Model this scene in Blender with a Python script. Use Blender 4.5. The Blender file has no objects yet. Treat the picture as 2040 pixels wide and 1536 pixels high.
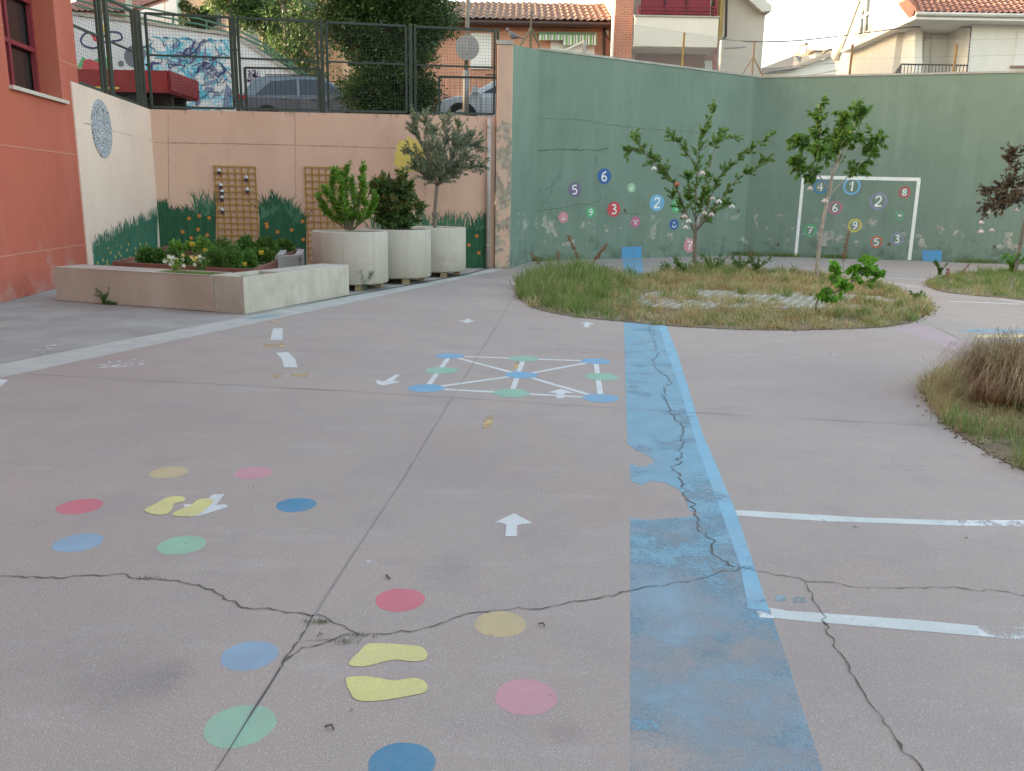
import bpy, bmesh, math, random
import numpy as np
from mathutils import Vector as V, Matrix
R = math.radians
random.seed(7); rng = np.random.default_rng(7)
sc = bpy.context.scene
# ---------------------------------------------------------------- camera
F = 1640.0; PITCH = R(12.71); ROLL = R(1.0); CZ = 1.5
fw = V((0, math.cos(PITCH), -math.sin(PITCH))); up0 = V((0, math.sin(PITCH), math.cos(PITCH))); r0 = V((1, 0, 0))
cup = up0*math.cos(ROLL) - r0*math.sin(ROLL); crt = r0*math.cos(ROLL) + up0*math.sin(ROLL)
cd = bpy.data.cameras.new('camera'); cam = bpy.data.objects.new('camera', cd); sc.collection.objects.link(cam)
cd.sensor_width = 36; cd.lens = 36*F/2040; cd.clip_start = .05; cd.clip_end = 2000
cam.matrix_world = Matrix(((crt.x, cup.x, -fw.x, 0), (crt.y, cup.y, -fw.y, 0), (crt.z, cup.z, -fw.z, CZ), (0, 0, 0, 1)))
sc.camera = cam
# ---------------------------------------------------------------- light
SUN_EL = R(9); SUN_DIR = V((-1, .14, 0)).normalized()      # towards the sun, low beyond the school and the added houses at the left
w = bpy.data.worlds.new('World'); sc.world = w; w.use_nodes = True
nt = w.node_tree; bg = nt.nodes['Background']
sky = nt.nodes.new('ShaderNodeTexSky'); sky.sky_type = 'NISHITA'; sky.sun_disc = False
sky.sun_elevation = SUN_EL; sky.sun_rotation = math.atan2(SUN_DIR.x, SUN_DIR.y)
sky.air_density = 1.0; sky.dust_density = 3.5; sky.ozone_density = .6
nt.links.new(sky.outputs[0], bg.inputs[0]); bg.inputs[1].default_value = .15
sd = bpy.data.lights.new('sun', 'SUN'); sd.energy = 3.4; sd.angle = R(.5); sd.color = (1, .86, .66)
sun = bpy.data.objects.new('sun', sd); sc.collection.objects.link(sun)
s3 = V((SUN_DIR.x*math.cos(SUN_EL), SUN_DIR.y*math.cos(SUN_EL), math.sin(SUN_EL)))
sun.rotation_euler = s3.to_track_quat('Z', 'Y').to_euler(); sun.location = (0, 0, 60)
vs = sc.view_settings; vs.view_transform = 'Standard'; vs.look = 'None'; vs.gamma = 1; vs.exposure = 3.0; vs.use_white_balance = True; vs.white_balance_temperature = 7600; vs.white_balance_tint = 12
# ---------------------------------------------------------------- pixel maths: points of the photograph measured into world places
def ray(px, py): return fw*F + crt*(px-1020) - cup*(py-768)
def G(px, py, z=0.0):
    d = ray(px, py); t = (z-CZ)/d.z; return V((d.x*t, d.y*t, z))
def P(px, py, Y):
    d = ray(px, py); t = Y/d.y; return V((d.x*t, Y, CZ+d.z*t))
class Wall:                                   # a vertical plane through two ground points; n faces the camera
    def __init__(s, a, b):
        s.a = V((a.x, a.y, 0)); s.b = V((b.x, b.y, 0)); s.u = (s.b-s.a).normalized(); s.n = V((s.u.y, -s.u.x, 0))
        if s.n.dot(s.a) > 0: s.n = -s.n
    def at(s, px, py, off=0.0):
        d = ray(px, py); q = s.a + s.n*off; o = V((0, 0, CZ)); t = (q-o).dot(s.n)/d.dot(s.n); return o+d*t
    def uv(s, px, py): p = s.at(px, py); return (p-s.a).dot(s.u), p.z
    def pt(s, u, z, off=0.0): q = s.a+s.u*u+s.n*off; return V((q.x, q.y, z))
# ---------------------------------------------------------------- materials
MATS = {}
def nodes(name):
    m = bpy.data.materials.new(name); m.use_nodes = True; MATS[name] = m
    n = m.node_tree.nodes; return m, n, m.node_tree.links, n['Principled BSDF']
def N(n, t, **kw):
    x = n.new(t)
    for k, v in kw.items():
        if k in x.inputs: x.inputs[k].default_value = v
        else: setattr(x, k, v)
    return x
def ramp(n, l, src, stops, interp='LINEAR'):
    r = n.new('ShaderNodeValToRGB'); r.color_ramp.interpolation = interp
    el = r.color_ramp.elements
    while len(el) < len(stops): el.new(.5)
    for e, (p, c) in zip(el, stops): e.position = p; e.color = (*c, 1) if len(c) == 3 else c
    l.new(src, r.inputs[0]); return r.outputs[0]
def noise(n, l, scale, detail=4, rough=.55, vec=None, stretch=None):
    x = N(n, 'ShaderNodeTexNoise', Scale=scale, Detail=detail, Roughness=rough)
    g = n.new('ShaderNodeNewGeometry').outputs['Position'] if vec is None else vec
    if stretch:
        mp = n.new('ShaderNodeMapping'); mp.inputs['Scale'].default_value = stretch; l.new(g, mp.inputs[0]); g = mp.outputs[0]
    l.new(g, x.inputs['Vector']); return x.outputs[0]
def mix(n, l, a, b, fac, mode='MIX'):
    x = n.new('ShaderNodeMix'); x.data_type = 'RGBA'; x.blend_type = mode
    for i, s in ((6, a), (7, b)):
        if isinstance(s, tuple): x.inputs[i].default_value = (*s, 1)
        else: l.new(s, x.inputs[i])
    if isinstance(fac, float): x.inputs[0].default_value = fac
    else: l.new(fac, x.inputs[0])
    return x.outputs[2]
def mth(n, l, op, a, b=None, c=None, clamp=False):
    x = n.new('ShaderNodeMath'); x.operation = op; x.use_clamp = clamp
    for i, s in enumerate((a, b, c)):
        if s is None: continue
        if isinstance(s, (int, float)): x.inputs[i].default_value = s
        else: l.new(s, x.inputs[i])
    return x.outputs[0]
def bump(n, l, b, h, strength=.3, dist=.01):
    x = N(n, 'ShaderNodeBump', Strength=strength, Distance=dist); l.new(h, x.inputs['Height']); l.new(x.outputs[0], b.inputs['Normal'])
def mat(name, c, c2=None, scale=3, rough=.8, bmp=.15, bscale=60, metal=0, spec=.3, stretch=None):
    if name in MATS: return MATS[name]
    m, n, l, b = nodes(name)
    if c2 is None: c2 = tuple(x*.8 for x in c)
    f = noise(n, l, scale, 5, .6, stretch=stretch)
    l.new(ramp(n, l, f, [(.32, c), (.68, c2)]), b.inputs['Base Color'])
    b.inputs['Roughness'].default_value = rough; b.inputs['Metallic'].default_value = metal; b.inputs['Specular IOR Level'].default_value = spec
    if bmp: bump(n, l, b, noise(n, l, bscale, 3), bmp, .004)
    return m
def paint(name, c, wear=.0, rough=.75, wscale=9.0, fine=90.0, near=0.0, soft=.05, amax=1.0):
    """worn paint on rough ground: alpha holes where the aggregate shows through"""
    m, n, l, b = nodes(name)
    f = noise(n, l, 5, 4); sp = noise(n, l, 240, 2)
    col = ramp(n, l, f, [(.3, c), (.7, tuple(x*.86 for x in c))])
    col = mix(n, l, col, (.3, .28, .28), mth(n, l, 'MULTIPLY', ramp(n, l, sp, [(.53, (0, 0, 0)), (.66, (1, 1, 1))]), .45)); col = mix(n, l, col, (.33, .3, .3), mth(n, l, 'MULTIPLY', ramp(n, l, noise(n, l, 3.1, 6, .7), [(.45, (0, 0, 0)), (.75, (1, 1, 1))]), .35))
    l.new(col, b.inputs['Base Color']); b.inputs['Roughness'].default_value = rough; b.inputs['Specular IOR Level'].default_value = .2
    a = noise(n, l, wscale, 6, .65); a2 = noise(n, l, fine, 3, .6)
    s = mth(n, l, 'ADD', mth(n, l, 'MULTIPLY', a, .72), mth(n, l, 'MULTIPLY', a2, .28))
    if near:
        g = n.new('ShaderNodeNewGeometry'); x = n.new('ShaderNodeSeparateXYZ'); l.new(g.outputs['Position'], x.inputs[0])
        s = mth(n, l, 'SUBTRACT', s, mth(n, l, 'MULTIPLY', mth(n, l, 'SUBTRACT', 5.2, x.outputs[1], clamp=True), 0))
        yy = mth(n, l, 'DIVIDE', mth(n, l, 'SUBTRACT', 4.6, x.outputs[1]), 3.0, clamp=True)
        s = mth(n, l, 'SUBTRACT', s, mth(n, l, 'MULTIPLY', yy, near))
    t = .26+wear*.3
    al = ramp(n, l, s, [(max(0, t-soft), (0, 0, 0)), (t+soft, (amax,)*3)])
    l.new(al, b.inputs['Alpha']); bump(n, l, b, sp, .35, .003)
    return m
def leafmat(name, cols, rough=.5, trans=.35, patch=None, pscale=2.2):
    m, n, l, b = nodes(name)
    g = n.new('ShaderNodeNewGeometry'); st = [(i/(max(1, len(cols)-1)), c) for i, c in enumerate(cols)]
    col = ramp(n, l, g.outputs['Random Per Island'], st)
    if patch: col = mix(n, l, col, ramp(n, l, g.outputs['Random Per Island'], [(0, patch[0]), (1, patch[1])]), ramp(n, l, noise(n, l, pscale, 4, .65), [(.44, (0, 0, 0)), (.58, (.85, .85, .85))]))
    l.new(col, b.inputs['Base Color']); b.inputs['Roughness'].default_value = rough; b.inputs['Specular IOR Level'].default_value = .3
    if trans:
        tr = n.new('ShaderNodeBsdfTranslucent'); l.new(mix(n, l, col, (.4, .7, .12), .12), tr.inputs[0])
        ms = n.new('ShaderNodeMixShader'); ms.inputs[0].default_value = trans
        l.new(b.outputs[0], ms.inputs[1]); l.new(tr.outputs[0], ms.inputs[2]); l.new(ms.outputs[0], n['Material Output'].inputs[0])
    return m
def brickmat(name, c1, c2, mortar, scale=1.0, ax='x'):
    m, n, l, b = nodes(name)
    g = n.new('ShaderNodeNewGeometry'); s = n.new('ShaderNodeSeparateXYZ'); l.new(g.outputs['Position'], s.inputs[0])
    cmb = n.new('ShaderNodeCombineXYZ'); l.new(mth(n, l, 'ADD', s.outputs[0], s.outputs[1]), cmb.inputs[0]); l.new(s.outputs[2], cmb.inputs[1])
    br = N(n, 'ShaderNodeTexBrick', Scale=scale); br.inputs['Color1'].default_value = (*c1, 1); br.inputs['Color2'].default_value = (*c2, 1)
    br.inputs['Mortar'].default_value = (*mortar, 1); br.inputs['Brick Width'].default_value = .25; br.inputs['Row Height'].default_value = .075
    br.inputs['Mortar Size'].default_value = .006; l.new(cmb.outputs[0], br.inputs[0])
    col = mix(n, l, br.outputs[0], (.16, .1, .08), mth(n, l, 'MULTIPLY', ramp(n, l, noise(n, l, 1.2, 6), [(.4, (0, 0, 0)), (.75, (1, 1, 1))]), .35))
    l.new(col, b.inputs['Base Color']); b.inputs['Roughness'].default_value = .9; bump(n, l, b, br.outputs[1], -.4, .01)
    return m
# ---------------------------------------------------------------- object helpers
C = sc.collection; ORG = {}
def tag(o, label=None, cat=None, group=None, kind=None):
    if label: o['label'] = label
    if cat: o['category'] = cat
    if group: o['group'] = group
    if kind: o['kind'] = kind
    return o
def thing(name, label, cat, loc=(0, 0, 0), group=None):
    o = bpy.data.objects.new(name, None); C.objects.link(o); o.location = loc; o.empty_display_size = .1
    ORG[o.name] = V(loc); return tag(o, label, cat, group)
class MB:
    def __init__(s): s.v = []; s.f = []
    def quad(s, *p): i = len(s.v); s.v += [V(q) for q in p]; s.f.append(tuple(range(i, i+len(p)))); return s
    poly = quad
    def box(s, a, b):
        x0, x1 = sorted((a[0], b[0])); y0, y1 = sorted((a[1], b[1])); z0, z1 = sorted((a[2], b[2]))
        return s.hexa([V((x, y, z0)) for x, y in ((x0, y0), (x1, y0), (x1, y1), (x0, y1))], [V((x, y, z1)) for x, y in ((x0, y0), (x1, y0), (x1, y1), (x0, y1))])
    def hexa(s, lo, hi):
        return s.prism(lo, hi)
    def prism(s, lo, hi):
        i = len(s.v); k = len(lo); s.v += [V(q) for q in lo]+[V(q) for q in hi]
        s.f.append(tuple(i+j for j in reversed(range(k)))); s.f.append(tuple(i+k+j for j in range(k)))
        for j in range(k): s.f.append((i+j, i+(j+1) % k, i+k+(j+1) % k, i+k+j))
        return s
    def slab(s, pts, d):                       # extrude polygon by vector d
        return s.prism([V(p) for p in pts], [V(p)+V(d) for p in pts])
    def bar(s, a, b, w, h=None, upv=(0, 0, 1)):
        a, b = V(a), V(b); d = (b-a).normalized(); h = h or w; u = V(upv)
        if abs(d.dot(u)) > .95: u = V((0, 1, 0))
        x = d.cross(u).normalized()*w/2; y = x.cross(d).normalized()*h/2
        return s.prism([a-x-y, a+x-y, a+x+y, a-x+y], [b-x-y, b+x-y, b+x+y, b-x+y])
    def tube(s, pts, rad, k=8, cap=True):
        pts = [V(p) for p in pts]; rad = rad if isinstance(rad, (list, tuple)) else [rad]*len(pts); i0 = len(s.v); x = None
        for j, p in enumerate(pts):
            d = (pts[min(j+1, len(pts)-1)]-pts[max(j-1, 0)]).normalized()
            if x is None: x = d.cross(V((0, 0, 1)) if abs(d.z) < .9 else V((0, 1, 0))).normalized()
            else: x = (x-d*x.dot(d)).normalized()
            y = d.cross(x)
            for q in range(k): a = 2*math.pi*q/k; s.v.append(p+(x*math.cos(a)+y*math.sin(a))*rad[j])
        for j in range(len(pts)-1):
            for q in range(k): a = i0+j*k; s.f.append((a+q, a+(q+1) % k, a+k+(q+1) % k, a+k+q))
        if cap: s.f.append(tuple(i0+q for q in reversed(range(k)))); e = i0+(len(pts)-1)*k; s.f.append(tuple(e+q for q in range(k)))
        return s
    def lathe(s, c, prof, k=32):               # prof: (r,z) pairs
        i0 = len(s.v); c = V(c)
        for r, z in prof:
            for q in range(k): a = 2*math.pi*q/k; s.v.append(c+V((r*math.cos(a), r*math.sin(a), z)))
        for j in range(len(prof)-1):
            for q in range(k): a = i0+j*k; s.f.append((a+q, a+(q+1) % k, a+k+(q+1) % k, a+k+q))
        return s
    def ribbon(s, pts, wid, n, closed=False):  # flat stroke in the plane with normal n
        pts = [V(p) for p in pts]; n = V(n); L = []; Rr = []; m = len(pts)
        for j, p in enumerate(pts):
            a = pts[(j-1) % m] if closed else pts[max(j-1, 0)]; b = pts[(j+1) % m] if closed else pts[min(j+1, m-1)]
            d = (b-a).normalized(); x = n.cross(d).normalized()*(wid[j] if isinstance(wid, list) else wid)/2; L.append(p-x); Rr.append(p+x)
        for j in range(m if closed else m-1): k = (j+1) % m; s.quad(L[j], L[k], Rr[k], Rr[j])
        return s
    def build(s, name, m, parent=None, smooth=False, org=None, label=None, cat=None, group=None, kind=None, bevel=0):
        if parent is not None: o0 = ORG[parent.name]
        else: o0 = V(org) if org is not None else V((0, 0, 0))
        me = bpy.data.meshes.new(name); me.from_pydata([tuple(q-o0) for q in s.v], [], s.f); me.update()
        return finish(me, name, m, parent, o0, smooth, label, cat, group, kind, bevel)
def finish(me, name, m, parent, o0, smooth=False, label=None, cat=None, group=None, kind=None, bevel=0):
    me.materials.append(m); o = bpy.data.objects.new(name, me); C.objects.link(o)
    if smooth:
        me.polygons.foreach_set('use_smooth', [True]*len(me.polygons))
    if parent is not None: o.parent = parent
    else: o.location = o0
    ORG[o.name] = V(o0)
    if bevel:
        bm = bmesh.new(); bm.from_mesh(me); bmesh.ops.remove_doubles(bm, verts=bm.verts, dist=1e-5)
        bmesh.ops.recalc_face_normals(bm, faces=bm.faces)
        es = [e for e in bm.edges if len(e.link_faces) == 2 and e.calc_face_angle() > .6]
        bmesh.ops.bevel(bm, geom=es, offset=bevel, segments=2, affect='EDGES', profile=.6); bm.to_mesh(me); bm.free()
    return tag(o, label, cat, group, kind)
def npmesh(name, verts, faces_n, k, m, parent=None, org=None, **kw):
    """verts (M,3) array; faces (K,k) index array"""
    o0 = ORG[parent.name] if parent is not None else V(org or (0, 0, 0))
    me = bpy.data.meshes.new(name); vv = (verts-np.array(o0)).astype(np.float32); K = len(faces_n)
    me.vertices.add(len(vv)); me.vertices.foreach_set('co', vv.ravel()); me.loops.add(K*k); me.loops.foreach_set('vertex_index', faces_n.astype(np.int32).ravel())
    me.polygons.add(K); me.polygons.foreach_set('loop_start', np.arange(0, K*k, k, dtype=np.int32)); me.update(calc_edges=True); me.validate()
    return finish(me, name, m, parent, o0, **kw)
def norm(a): return a/np.maximum(np.linalg.norm(a, axis=-1, keepdims=True), 1e-9)
def leaves(name, pos, dirs, L, W, m, parent=None, fold=.15, **kw):
    """diamond leaves folded along the midrib"""
    pos = np.asarray(pos, float); dirs = norm(np.asarray(dirs, float)); n = len(pos)
    L = np.broadcast_to(L, n)[:, None]*rng.uniform(.7, 1.2, (n, 1)); W = np.broadcast_to(W, n)[:, None]*rng.uniform(.8, 1.15, (n, 1))
    rv = rng.normal(size=(n, 3)); side = norm(np.cross(dirs, rv)); nn = np.cross(side, dirs)
    mid = pos+dirs*L*.45+nn*W*fold
    vv = np.stack([pos, mid+side*W*.5, pos+dirs*L-nn*W*fold*.6, mid-side*W*.5], 1).reshape(-1, 3)
    i = np.arange(n)[:, None]*4; f = np.concatenate([i+np.array([[0, 1, 2]]), i+np.array([[0, 2, 3]])], 0)
    return npmesh(name, vv, f, 3, m, parent, **kw)
def blades(name, base, h, wd, lean, m, parent=None, droop=.5, **kw):
    """grass blades: base (n,3), height, width, lean vectors (n,2)"""
    n = len(base); a = rng.uniform(0, 2*math.pi, n); s = np.stack([np.cos(a), np.sin(a), np.zeros(n)], 1)*np.broadcast_to(wd, n)[:, None]/2
    h = np.broadcast_to(h, n)[:, None]; ln = np.concatenate([lean, np.zeros((n, 1))], 1)*h; z = np.array([[0, 0, 1.]])
    m1 = base+z*h*.55+ln*.35; tip = base+z*h*(1-droop*np.clip(np.linalg.norm(lean, axis=1, keepdims=True), 0, 1.2)*.6)+ln
    vv = np.stack([base-s, base+s, m1+s*.75, m1-s*.75, tip], 1).reshape(-1, 3)
    i = np.arange(n)[:, None]*5; f = np.concatenate([i+np.array([[0, 1, 2]]), i+np.array([[0, 2, 3]]), i+np.array([[3, 2, 4]])], 0)
    return npmesh(name, vv, f, 3, m, parent, **kw)
def inpoly(x, y, poly):
    c = np.zeros(len(x), bool); j = len(poly)-1
    for i in range(len(poly)):
        xi, yi = poly[i]; xj, yj = poly[j]
        c ^= ((yi > y) != (yj > y)) & (x < (xj-xi)*(y-yi)/((yj-yi) or 1e-9)+xi); j = i
    return c
def spts(pts, sub=6):                          # Catmull-Rom through points (open)
    o = []; n = len(pts)
    for i in range(n-1):
        a, b, c_, d = (V(pts[max(i-1, 0)]), V(pts[i]), V(pts[i+1]), V(pts[min(i+2, n-1)]))
        for k in range(sub):
            t = k/sub; o.append(.5*((2*b)+(c_-a)*t+(2*a-5*b+4*c_-d)*t*t+(3*b-a-3*c_+d)*t**3))
    o.append(V(pts[-1])); return o
# ================================================================ GROUND
def groundmat():
    m, n, l, b = nodes('purple grey court surface')
    big = noise(n, l, .35, 5, .6); mid = noise(n, l, 2.2, 6, .65); fine = noise(n, l, 170, 2, .6)
    col = ramp(n, l, big, [(.34, (.40, .322, .285)), (.5, (.362, .308, .276)), (.66, (.362, .282, .252))])
    col = mix(n, l, col, (.27, .235, .235), mth(n, l, 'MULTIPLY', ramp(n, l, mid, [(.5, (0, 0, 0)), (.78, (1, 1, 1))]), .5)); col = mix(n, l, col, (.2, .18, .18), mth(n, l, 'MULTIPLY', ramp(n, l, noise(n, l, .8, 3, .5), [(.66, (0, 0, 0)), (.76, (1, 1, 1))]), .4))
    col = mix(n, l, col, (.5, .475, .47), mth(n, l, 'MULTIPLY', ramp(n, l, noise(n, l, 1.1, 7, .7, stretch=(1, 3.5, 1)), [(.55, (0, 0, 0)), (.75, (1, 1, 1))]), .3))
    col = mix(n, l, col, (.2, .18, .18), mth(n, l, 'MULTIPLY', ramp(n, l, fine, [(.3, (1, 1, 1)), (.5, (0, 0, 0))]), .6))
    for px_, py_, r_, st_ in ((255, 1365, .17, .5), (325, 1350, .08, .5), (1125, 1460, .06, .4), (900, 1130, .12, .35), (860, 930, .5, .22), (1650, 745, 1.2, .22), (1700, 1330, .3, .2), (430, 840, .9, .18), (150, 1300, .3, .2)):
        vd = n.new('ShaderNodeVectorMath'); vd.operation = 'DISTANCE'; l.new(n.new('ShaderNodeNewGeometry').outputs['Position'], vd.inputs[0]); vd.inputs[1].default_value = G(px_, py_)
        fo_ = mth(n, l, 'SUBTRACT', 1.0, mth(n, l, 'DIVIDE', mth(n, l, 'ADD', vd.outputs['Value'], mth(n, l, 'MULTIPLY', mth(n, l, 'SUBTRACT', mid, .5), r_*2.0)), r_*1.4), clamp=True)
        col = mix(n, l, col, (.17, .155, .155), mth(n, l, 'MULTIPLY', fo_, st_*.75, clamp=True))
    vo = N(n, 'ShaderNodeTexVoronoi', Scale=165); g = n.new('ShaderNodeNewGeometry'); l.new(g.outputs['Position'], vo.inputs[0])
    sep = n.new('ShaderNodeSeparateColor'); l.new(vo.outputs['Color'], sep.inputs[0])
    spk = mth(n, l, 'MULTIPLY', mth(n, l, 'LESS_THAN', vo.outputs['Distance'], .3), mth(n, l, 'GREATER_THAN', sep.outputs[0], .74))
    col = mix(n, l, col, (.68, .66, .64), mth(n, l, 'MULTIPLY', spk, .45))
    l.new(col, b.inputs['Base Color']); b.inputs['Roughness'].default_value = .85; b.inputs['Specular IOR Level'].default_value = .25
    bump(n, l, b, fine, .5, .004); return m
M_court = groundmat()
M_asph = mat('rough grey concrete', (.36, .35, .325), (.27, .25, .23), 1.6, .95, .5, 130)
M_kerb = mat('pale concrete strip', (.46, .46, .43), (.38, .375, .345), 4, .9, .3, 120)
M_earth = mat('base ground', (.22, .2, .18), (.17, .155, .14), 2, 1, .4, 40)
M_soil = mat('dry soil', (.24, .19, .13), (.15, .115, .075), 5, 1, .8, 30)
M_dark = mat('crack dirt', (.085, .073, .065), (.15, .13, .115), 14, 1, 0)
M_joint = mat('joint', (.23, .20, .195), (.29, .26, .25), 8, 1, 0)
def flat(name, pts, z, m, parent=None, label=None, kind=None):
    return MB().poly(*[V((p.x, p.y, z)) for p in pts]).build(name, m, parent, label=label, kind=kind)
g0 = MB().poly((-400, -60, -.03), (400, -60, -.03), (400, 700, -.03), (-400, 700, -.03)).build('ground', M_earth, kind='structure')
tag(g0, 'bare ground under the school yard and the street')
LA = (0, 753); LB = (986, 541)
la, lb = G(*LA), G(*LB); ld = (lb-la).normalized(); la2 = la-ld*14; lb2 = G(1010, 534)
court = flat('playground', [la2, lb2, G(1065, 518), G(1480, 508), G(2040, 526), V((30, 19, 0)), V((30, -6, 0)), V((la2.x, -8, 0))], 0, M_court)
tag(court, 'worn purple grey school playground surface with painted games and cracks', kind='structure')
ua, ub = G(0, 725), G(474, 634); ud = (ub-ua).normalized(); ua2 = ua-ud*14
kerbs = flat('path_strip', [la2, ua2, ub, G(695, 590), G(830, 566), G(930, 547), G(975, 535), lb2, lb], .001, M_kerb, kind='structure')
rough_ = flat('pavement', [ua2+V((-.2, 0, 0)), V((-30, ua2.y, 0)), V((-30, 19, 0)), V((-.4, 19, 0)), G(975, 533), G(930, 545), G(830, 564), G(695, 588), ub], -.004, M_asph, kind='structure')
tag(kerbs, 'pale concrete strip along the edge of the playground'); tag(rough_, 'rough grey concrete pavement beside the red school wall')
def gpoly(name, pxs, m, lvl=1, label=None, sub=0):
    pts = [G(*p) for p in pxs]
    if sub: pts = spts(pts+[pts[0]], sub)[:-1]
    return flat(name, pts, .0005*lvl, m, court, label)
MP = dict(blue=paint('mid blue paint', (.10, .27, .46), .15), dkblue=paint('dark blue paint', (.06, .24, .38), .15),
          ltblue=paint('pale blue paint', (.28, .42, .55), .25, amax=.88), green=paint('green paint', (.30, .52, .38), .2, amax=.92), dgreen=paint('board green paint', (.25, .47, .36), .0),
          bblue=paint('board blue paint', (.16, .38, .55), .1), red=paint('red paint', (.62, .17, .21), .2, amax=.95), pink=paint('pink paint', (.66, .33, .37), .25, amax=.85),
          sand=paint('sand paint', (.60, .48, .28), .25, amax=.85), yellow=paint('yellow paint', (.66, .60, .25), .2), white=paint('white line paint', (.60, .63, .62), .35),
          wornw=paint('worn white paint', (.7, .72, .72), .75), orange=paint('worn orange paint', (.6, .42, .18), .8),
          scuff=paint('scuffed white paint', (.62, .6, .6), .86, wscale=14))
MP['whiter'] = paint('fresh white paint', (.62, .65, .65), .22)
def dot(px, py, wpx, col, label, lvl=1, name='painted_dot'):
    c = G(px, py); r = wpx/2*(ray(px, py).length**-1)*(c-V((0, 0, CZ))).length*1.0
    ph = random.random()*6; pts = [c+V((math.cos(a), math.sin(a), 0))*r*(1+.012*math.sin(3*a+ph)+.008*math.sin(7*a+ph)) for a in [2*math.pi*i/56 for i in range(56)]]
    return flat(name, pts, .0005*lvl, MP[col], court, label)
for a in [(336, 941, 73, 'sand', 'sand coloured dot, far row of the farther foot game'), (505, 942, 73, 'pink', 'pink dot, far row of the farther foot game'),
          (159, 1009, 85, 'red', 'red dot at the far left of the yard'), (590, 1006, 78, 'dkblue', 'dark blue dot right of the white arrow and feet'),
          (156, 1081, 92, 'ltblue', 'pale blue dot below the left red dot'), (362, 1086, 92, 'green', 'green dot in front of the farther feet'),
          (797, 1195, 98, 'red', 'red dot above the near yellow feet'), (997, 1243, 103, 'sand', 'sand dot crossed by the crack'),
          (497, 1306, 110, 'ltblue', 'pale blue dot left of the near feet'), (1048, 1388, 123, 'pink', 'pink dot right of the near feet'),
          (478, 1446, 138, 'green', 'green dot crossed by the straight joint'), (800, 1522, 133, 'dkblue', 'dark blue dot nearest to the viewer')]:
    dot(*a)
B9 = {}
for k, a in dict(fl=(896, 709, 57, 'bblue'), fm=(1043, 714.5, 59, 'dgreen'), fr=(1187, 719.5, 59, 'bblue'), ml=(880, 738, 65, 'dgreen'), mm=(1039, 747, 65, 'bblue'),
                 mr=(1199, 750.5, 68, 'dgreen'), nl=(849, 773.5, 72, 'bblue'), nm=(1019, 783, 73.6, 'dgreen'), nr=(1197, 793, 72.7, 'bblue')).items():
    dot(*a, None, 2, 'board_dot'); B9[k] = G(a[0], a[1])
for a, b_ in (('fl', 'fm'), ('fm', 'fr'), ('fl', 'mm'), ('mm', 'fr'), ('nl', 'mm'), ('mm', 'nr'), ('nl', 'nm'), ('nm', 'nr'), ('fl', 'nl'), ('fm', 'nm'), ('fr', 'nr')):
    A, Bb = B9[a], B9[b_]; d = (Bb-A).normalized(); MB().ribbon([A+V((0, 0, .0006)), Bb+V((0, 0, .0006))], .045 if abs(d.y) > .9 else .05, (0, 0, 1)).build('board_line', MP['whiter'], court)
def px5(*z): return [(700+x/3.643, 580+y/3.643) for x, y in z]
def px6(*z): return [(x/2.914, 600+y/2.914) for x, y in z]
def px1(*z): return [(x/3, 850+y/3) for x, y in z]
def px2(*z): return [(400+x/2.55, 1100+y/2.55) for x, y in z]
def px3(*z): return [(1200+x/2.429, 1000+y/2.429) for x, y in z]
arrow = [px5((770, 212), (822, 215), (835, 202), (862, 200), (860, 212), (902, 216), (835, 231)),
         px5((1654, 238), (1712, 225), (1770, 240), (1728, 241), (1726, 258), (1705, 265), (1688, 260), (1692, 241)),
         px5((172, 652), (192, 646), (235, 657), (322, 606), (352, 608), (300, 652), (358, 658), (240, 686), (195, 680)),
         px5((1425, 735), (1520, 711), (1622, 740), (1546, 742), (1545, 776), (1488, 779), (1490, 742)),
         [(986, 1041), (1024, 1023), (1062, 1043), (1039, 1045), (1030, 1047), (1030, 1069), (1006, 1069), (1009, 1046), (999, 1042)],
         px1((1095, 467), (1150, 464), (1210, 468), (1272, 406), (1343, 403), (1290, 470), (1345, 465), (1366, 480), (1190, 535), (1135, 540))]
for p, lab in zip(arrow, ('white arrow pointing back, far left of the grass island', 'white arrow pointing ahead, just before the grass', 'white arrow left of the nine dot board',
                          'white arrow between near board dots', 'largest white arrow in the middle of the yard', 'white arrow under the yellow footprint')):
    gpoly('painted_arrow', p, MP['whiter'], 3, lab)
feet = [px2((750, 572), (765, 545), (800, 512), (835, 475), (870, 464), (960, 466), (1060, 475), (1120, 484), (1150, 512), (1148, 540), (1120, 554), (1060, 556), (1000, 548), (940, 556), (880, 572), (830, 582), (775, 582)),
        px2((738, 662), (742, 640), (790, 633), (850, 634), (920, 645), (985, 655), (1040, 645), (1100, 643), (1140, 662), (1152, 690), (1135, 715), (1080, 728), (990, 745), (900, 757), (815, 758), (775, 742), (760, 712), (745, 690)),
        px1((862, 502), (880, 485), (930, 462), (985, 430), (1040, 418), (1090, 420), (1108, 435), (1095, 448), (1040, 463), (1030, 490), (1000, 520), (950, 528), (895, 520)),
        px1((1028, 532), (1040, 515), (1095, 488), (1150, 465), (1180, 440), (1230, 430), (1275, 438), (1272, 455), (1225, 498), (1190, 525), (1140, 538), (1070, 538))]
for i, p in enumerate(feet):
    gpoly('painted_footprint', p, MP['yellow'], 4, ('near yellow footprint, upper one', 'near yellow footprint, lower one', 'far yellow footprint left of the arrow', 'far yellow footprint over the arrow')[i], 5)
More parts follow.
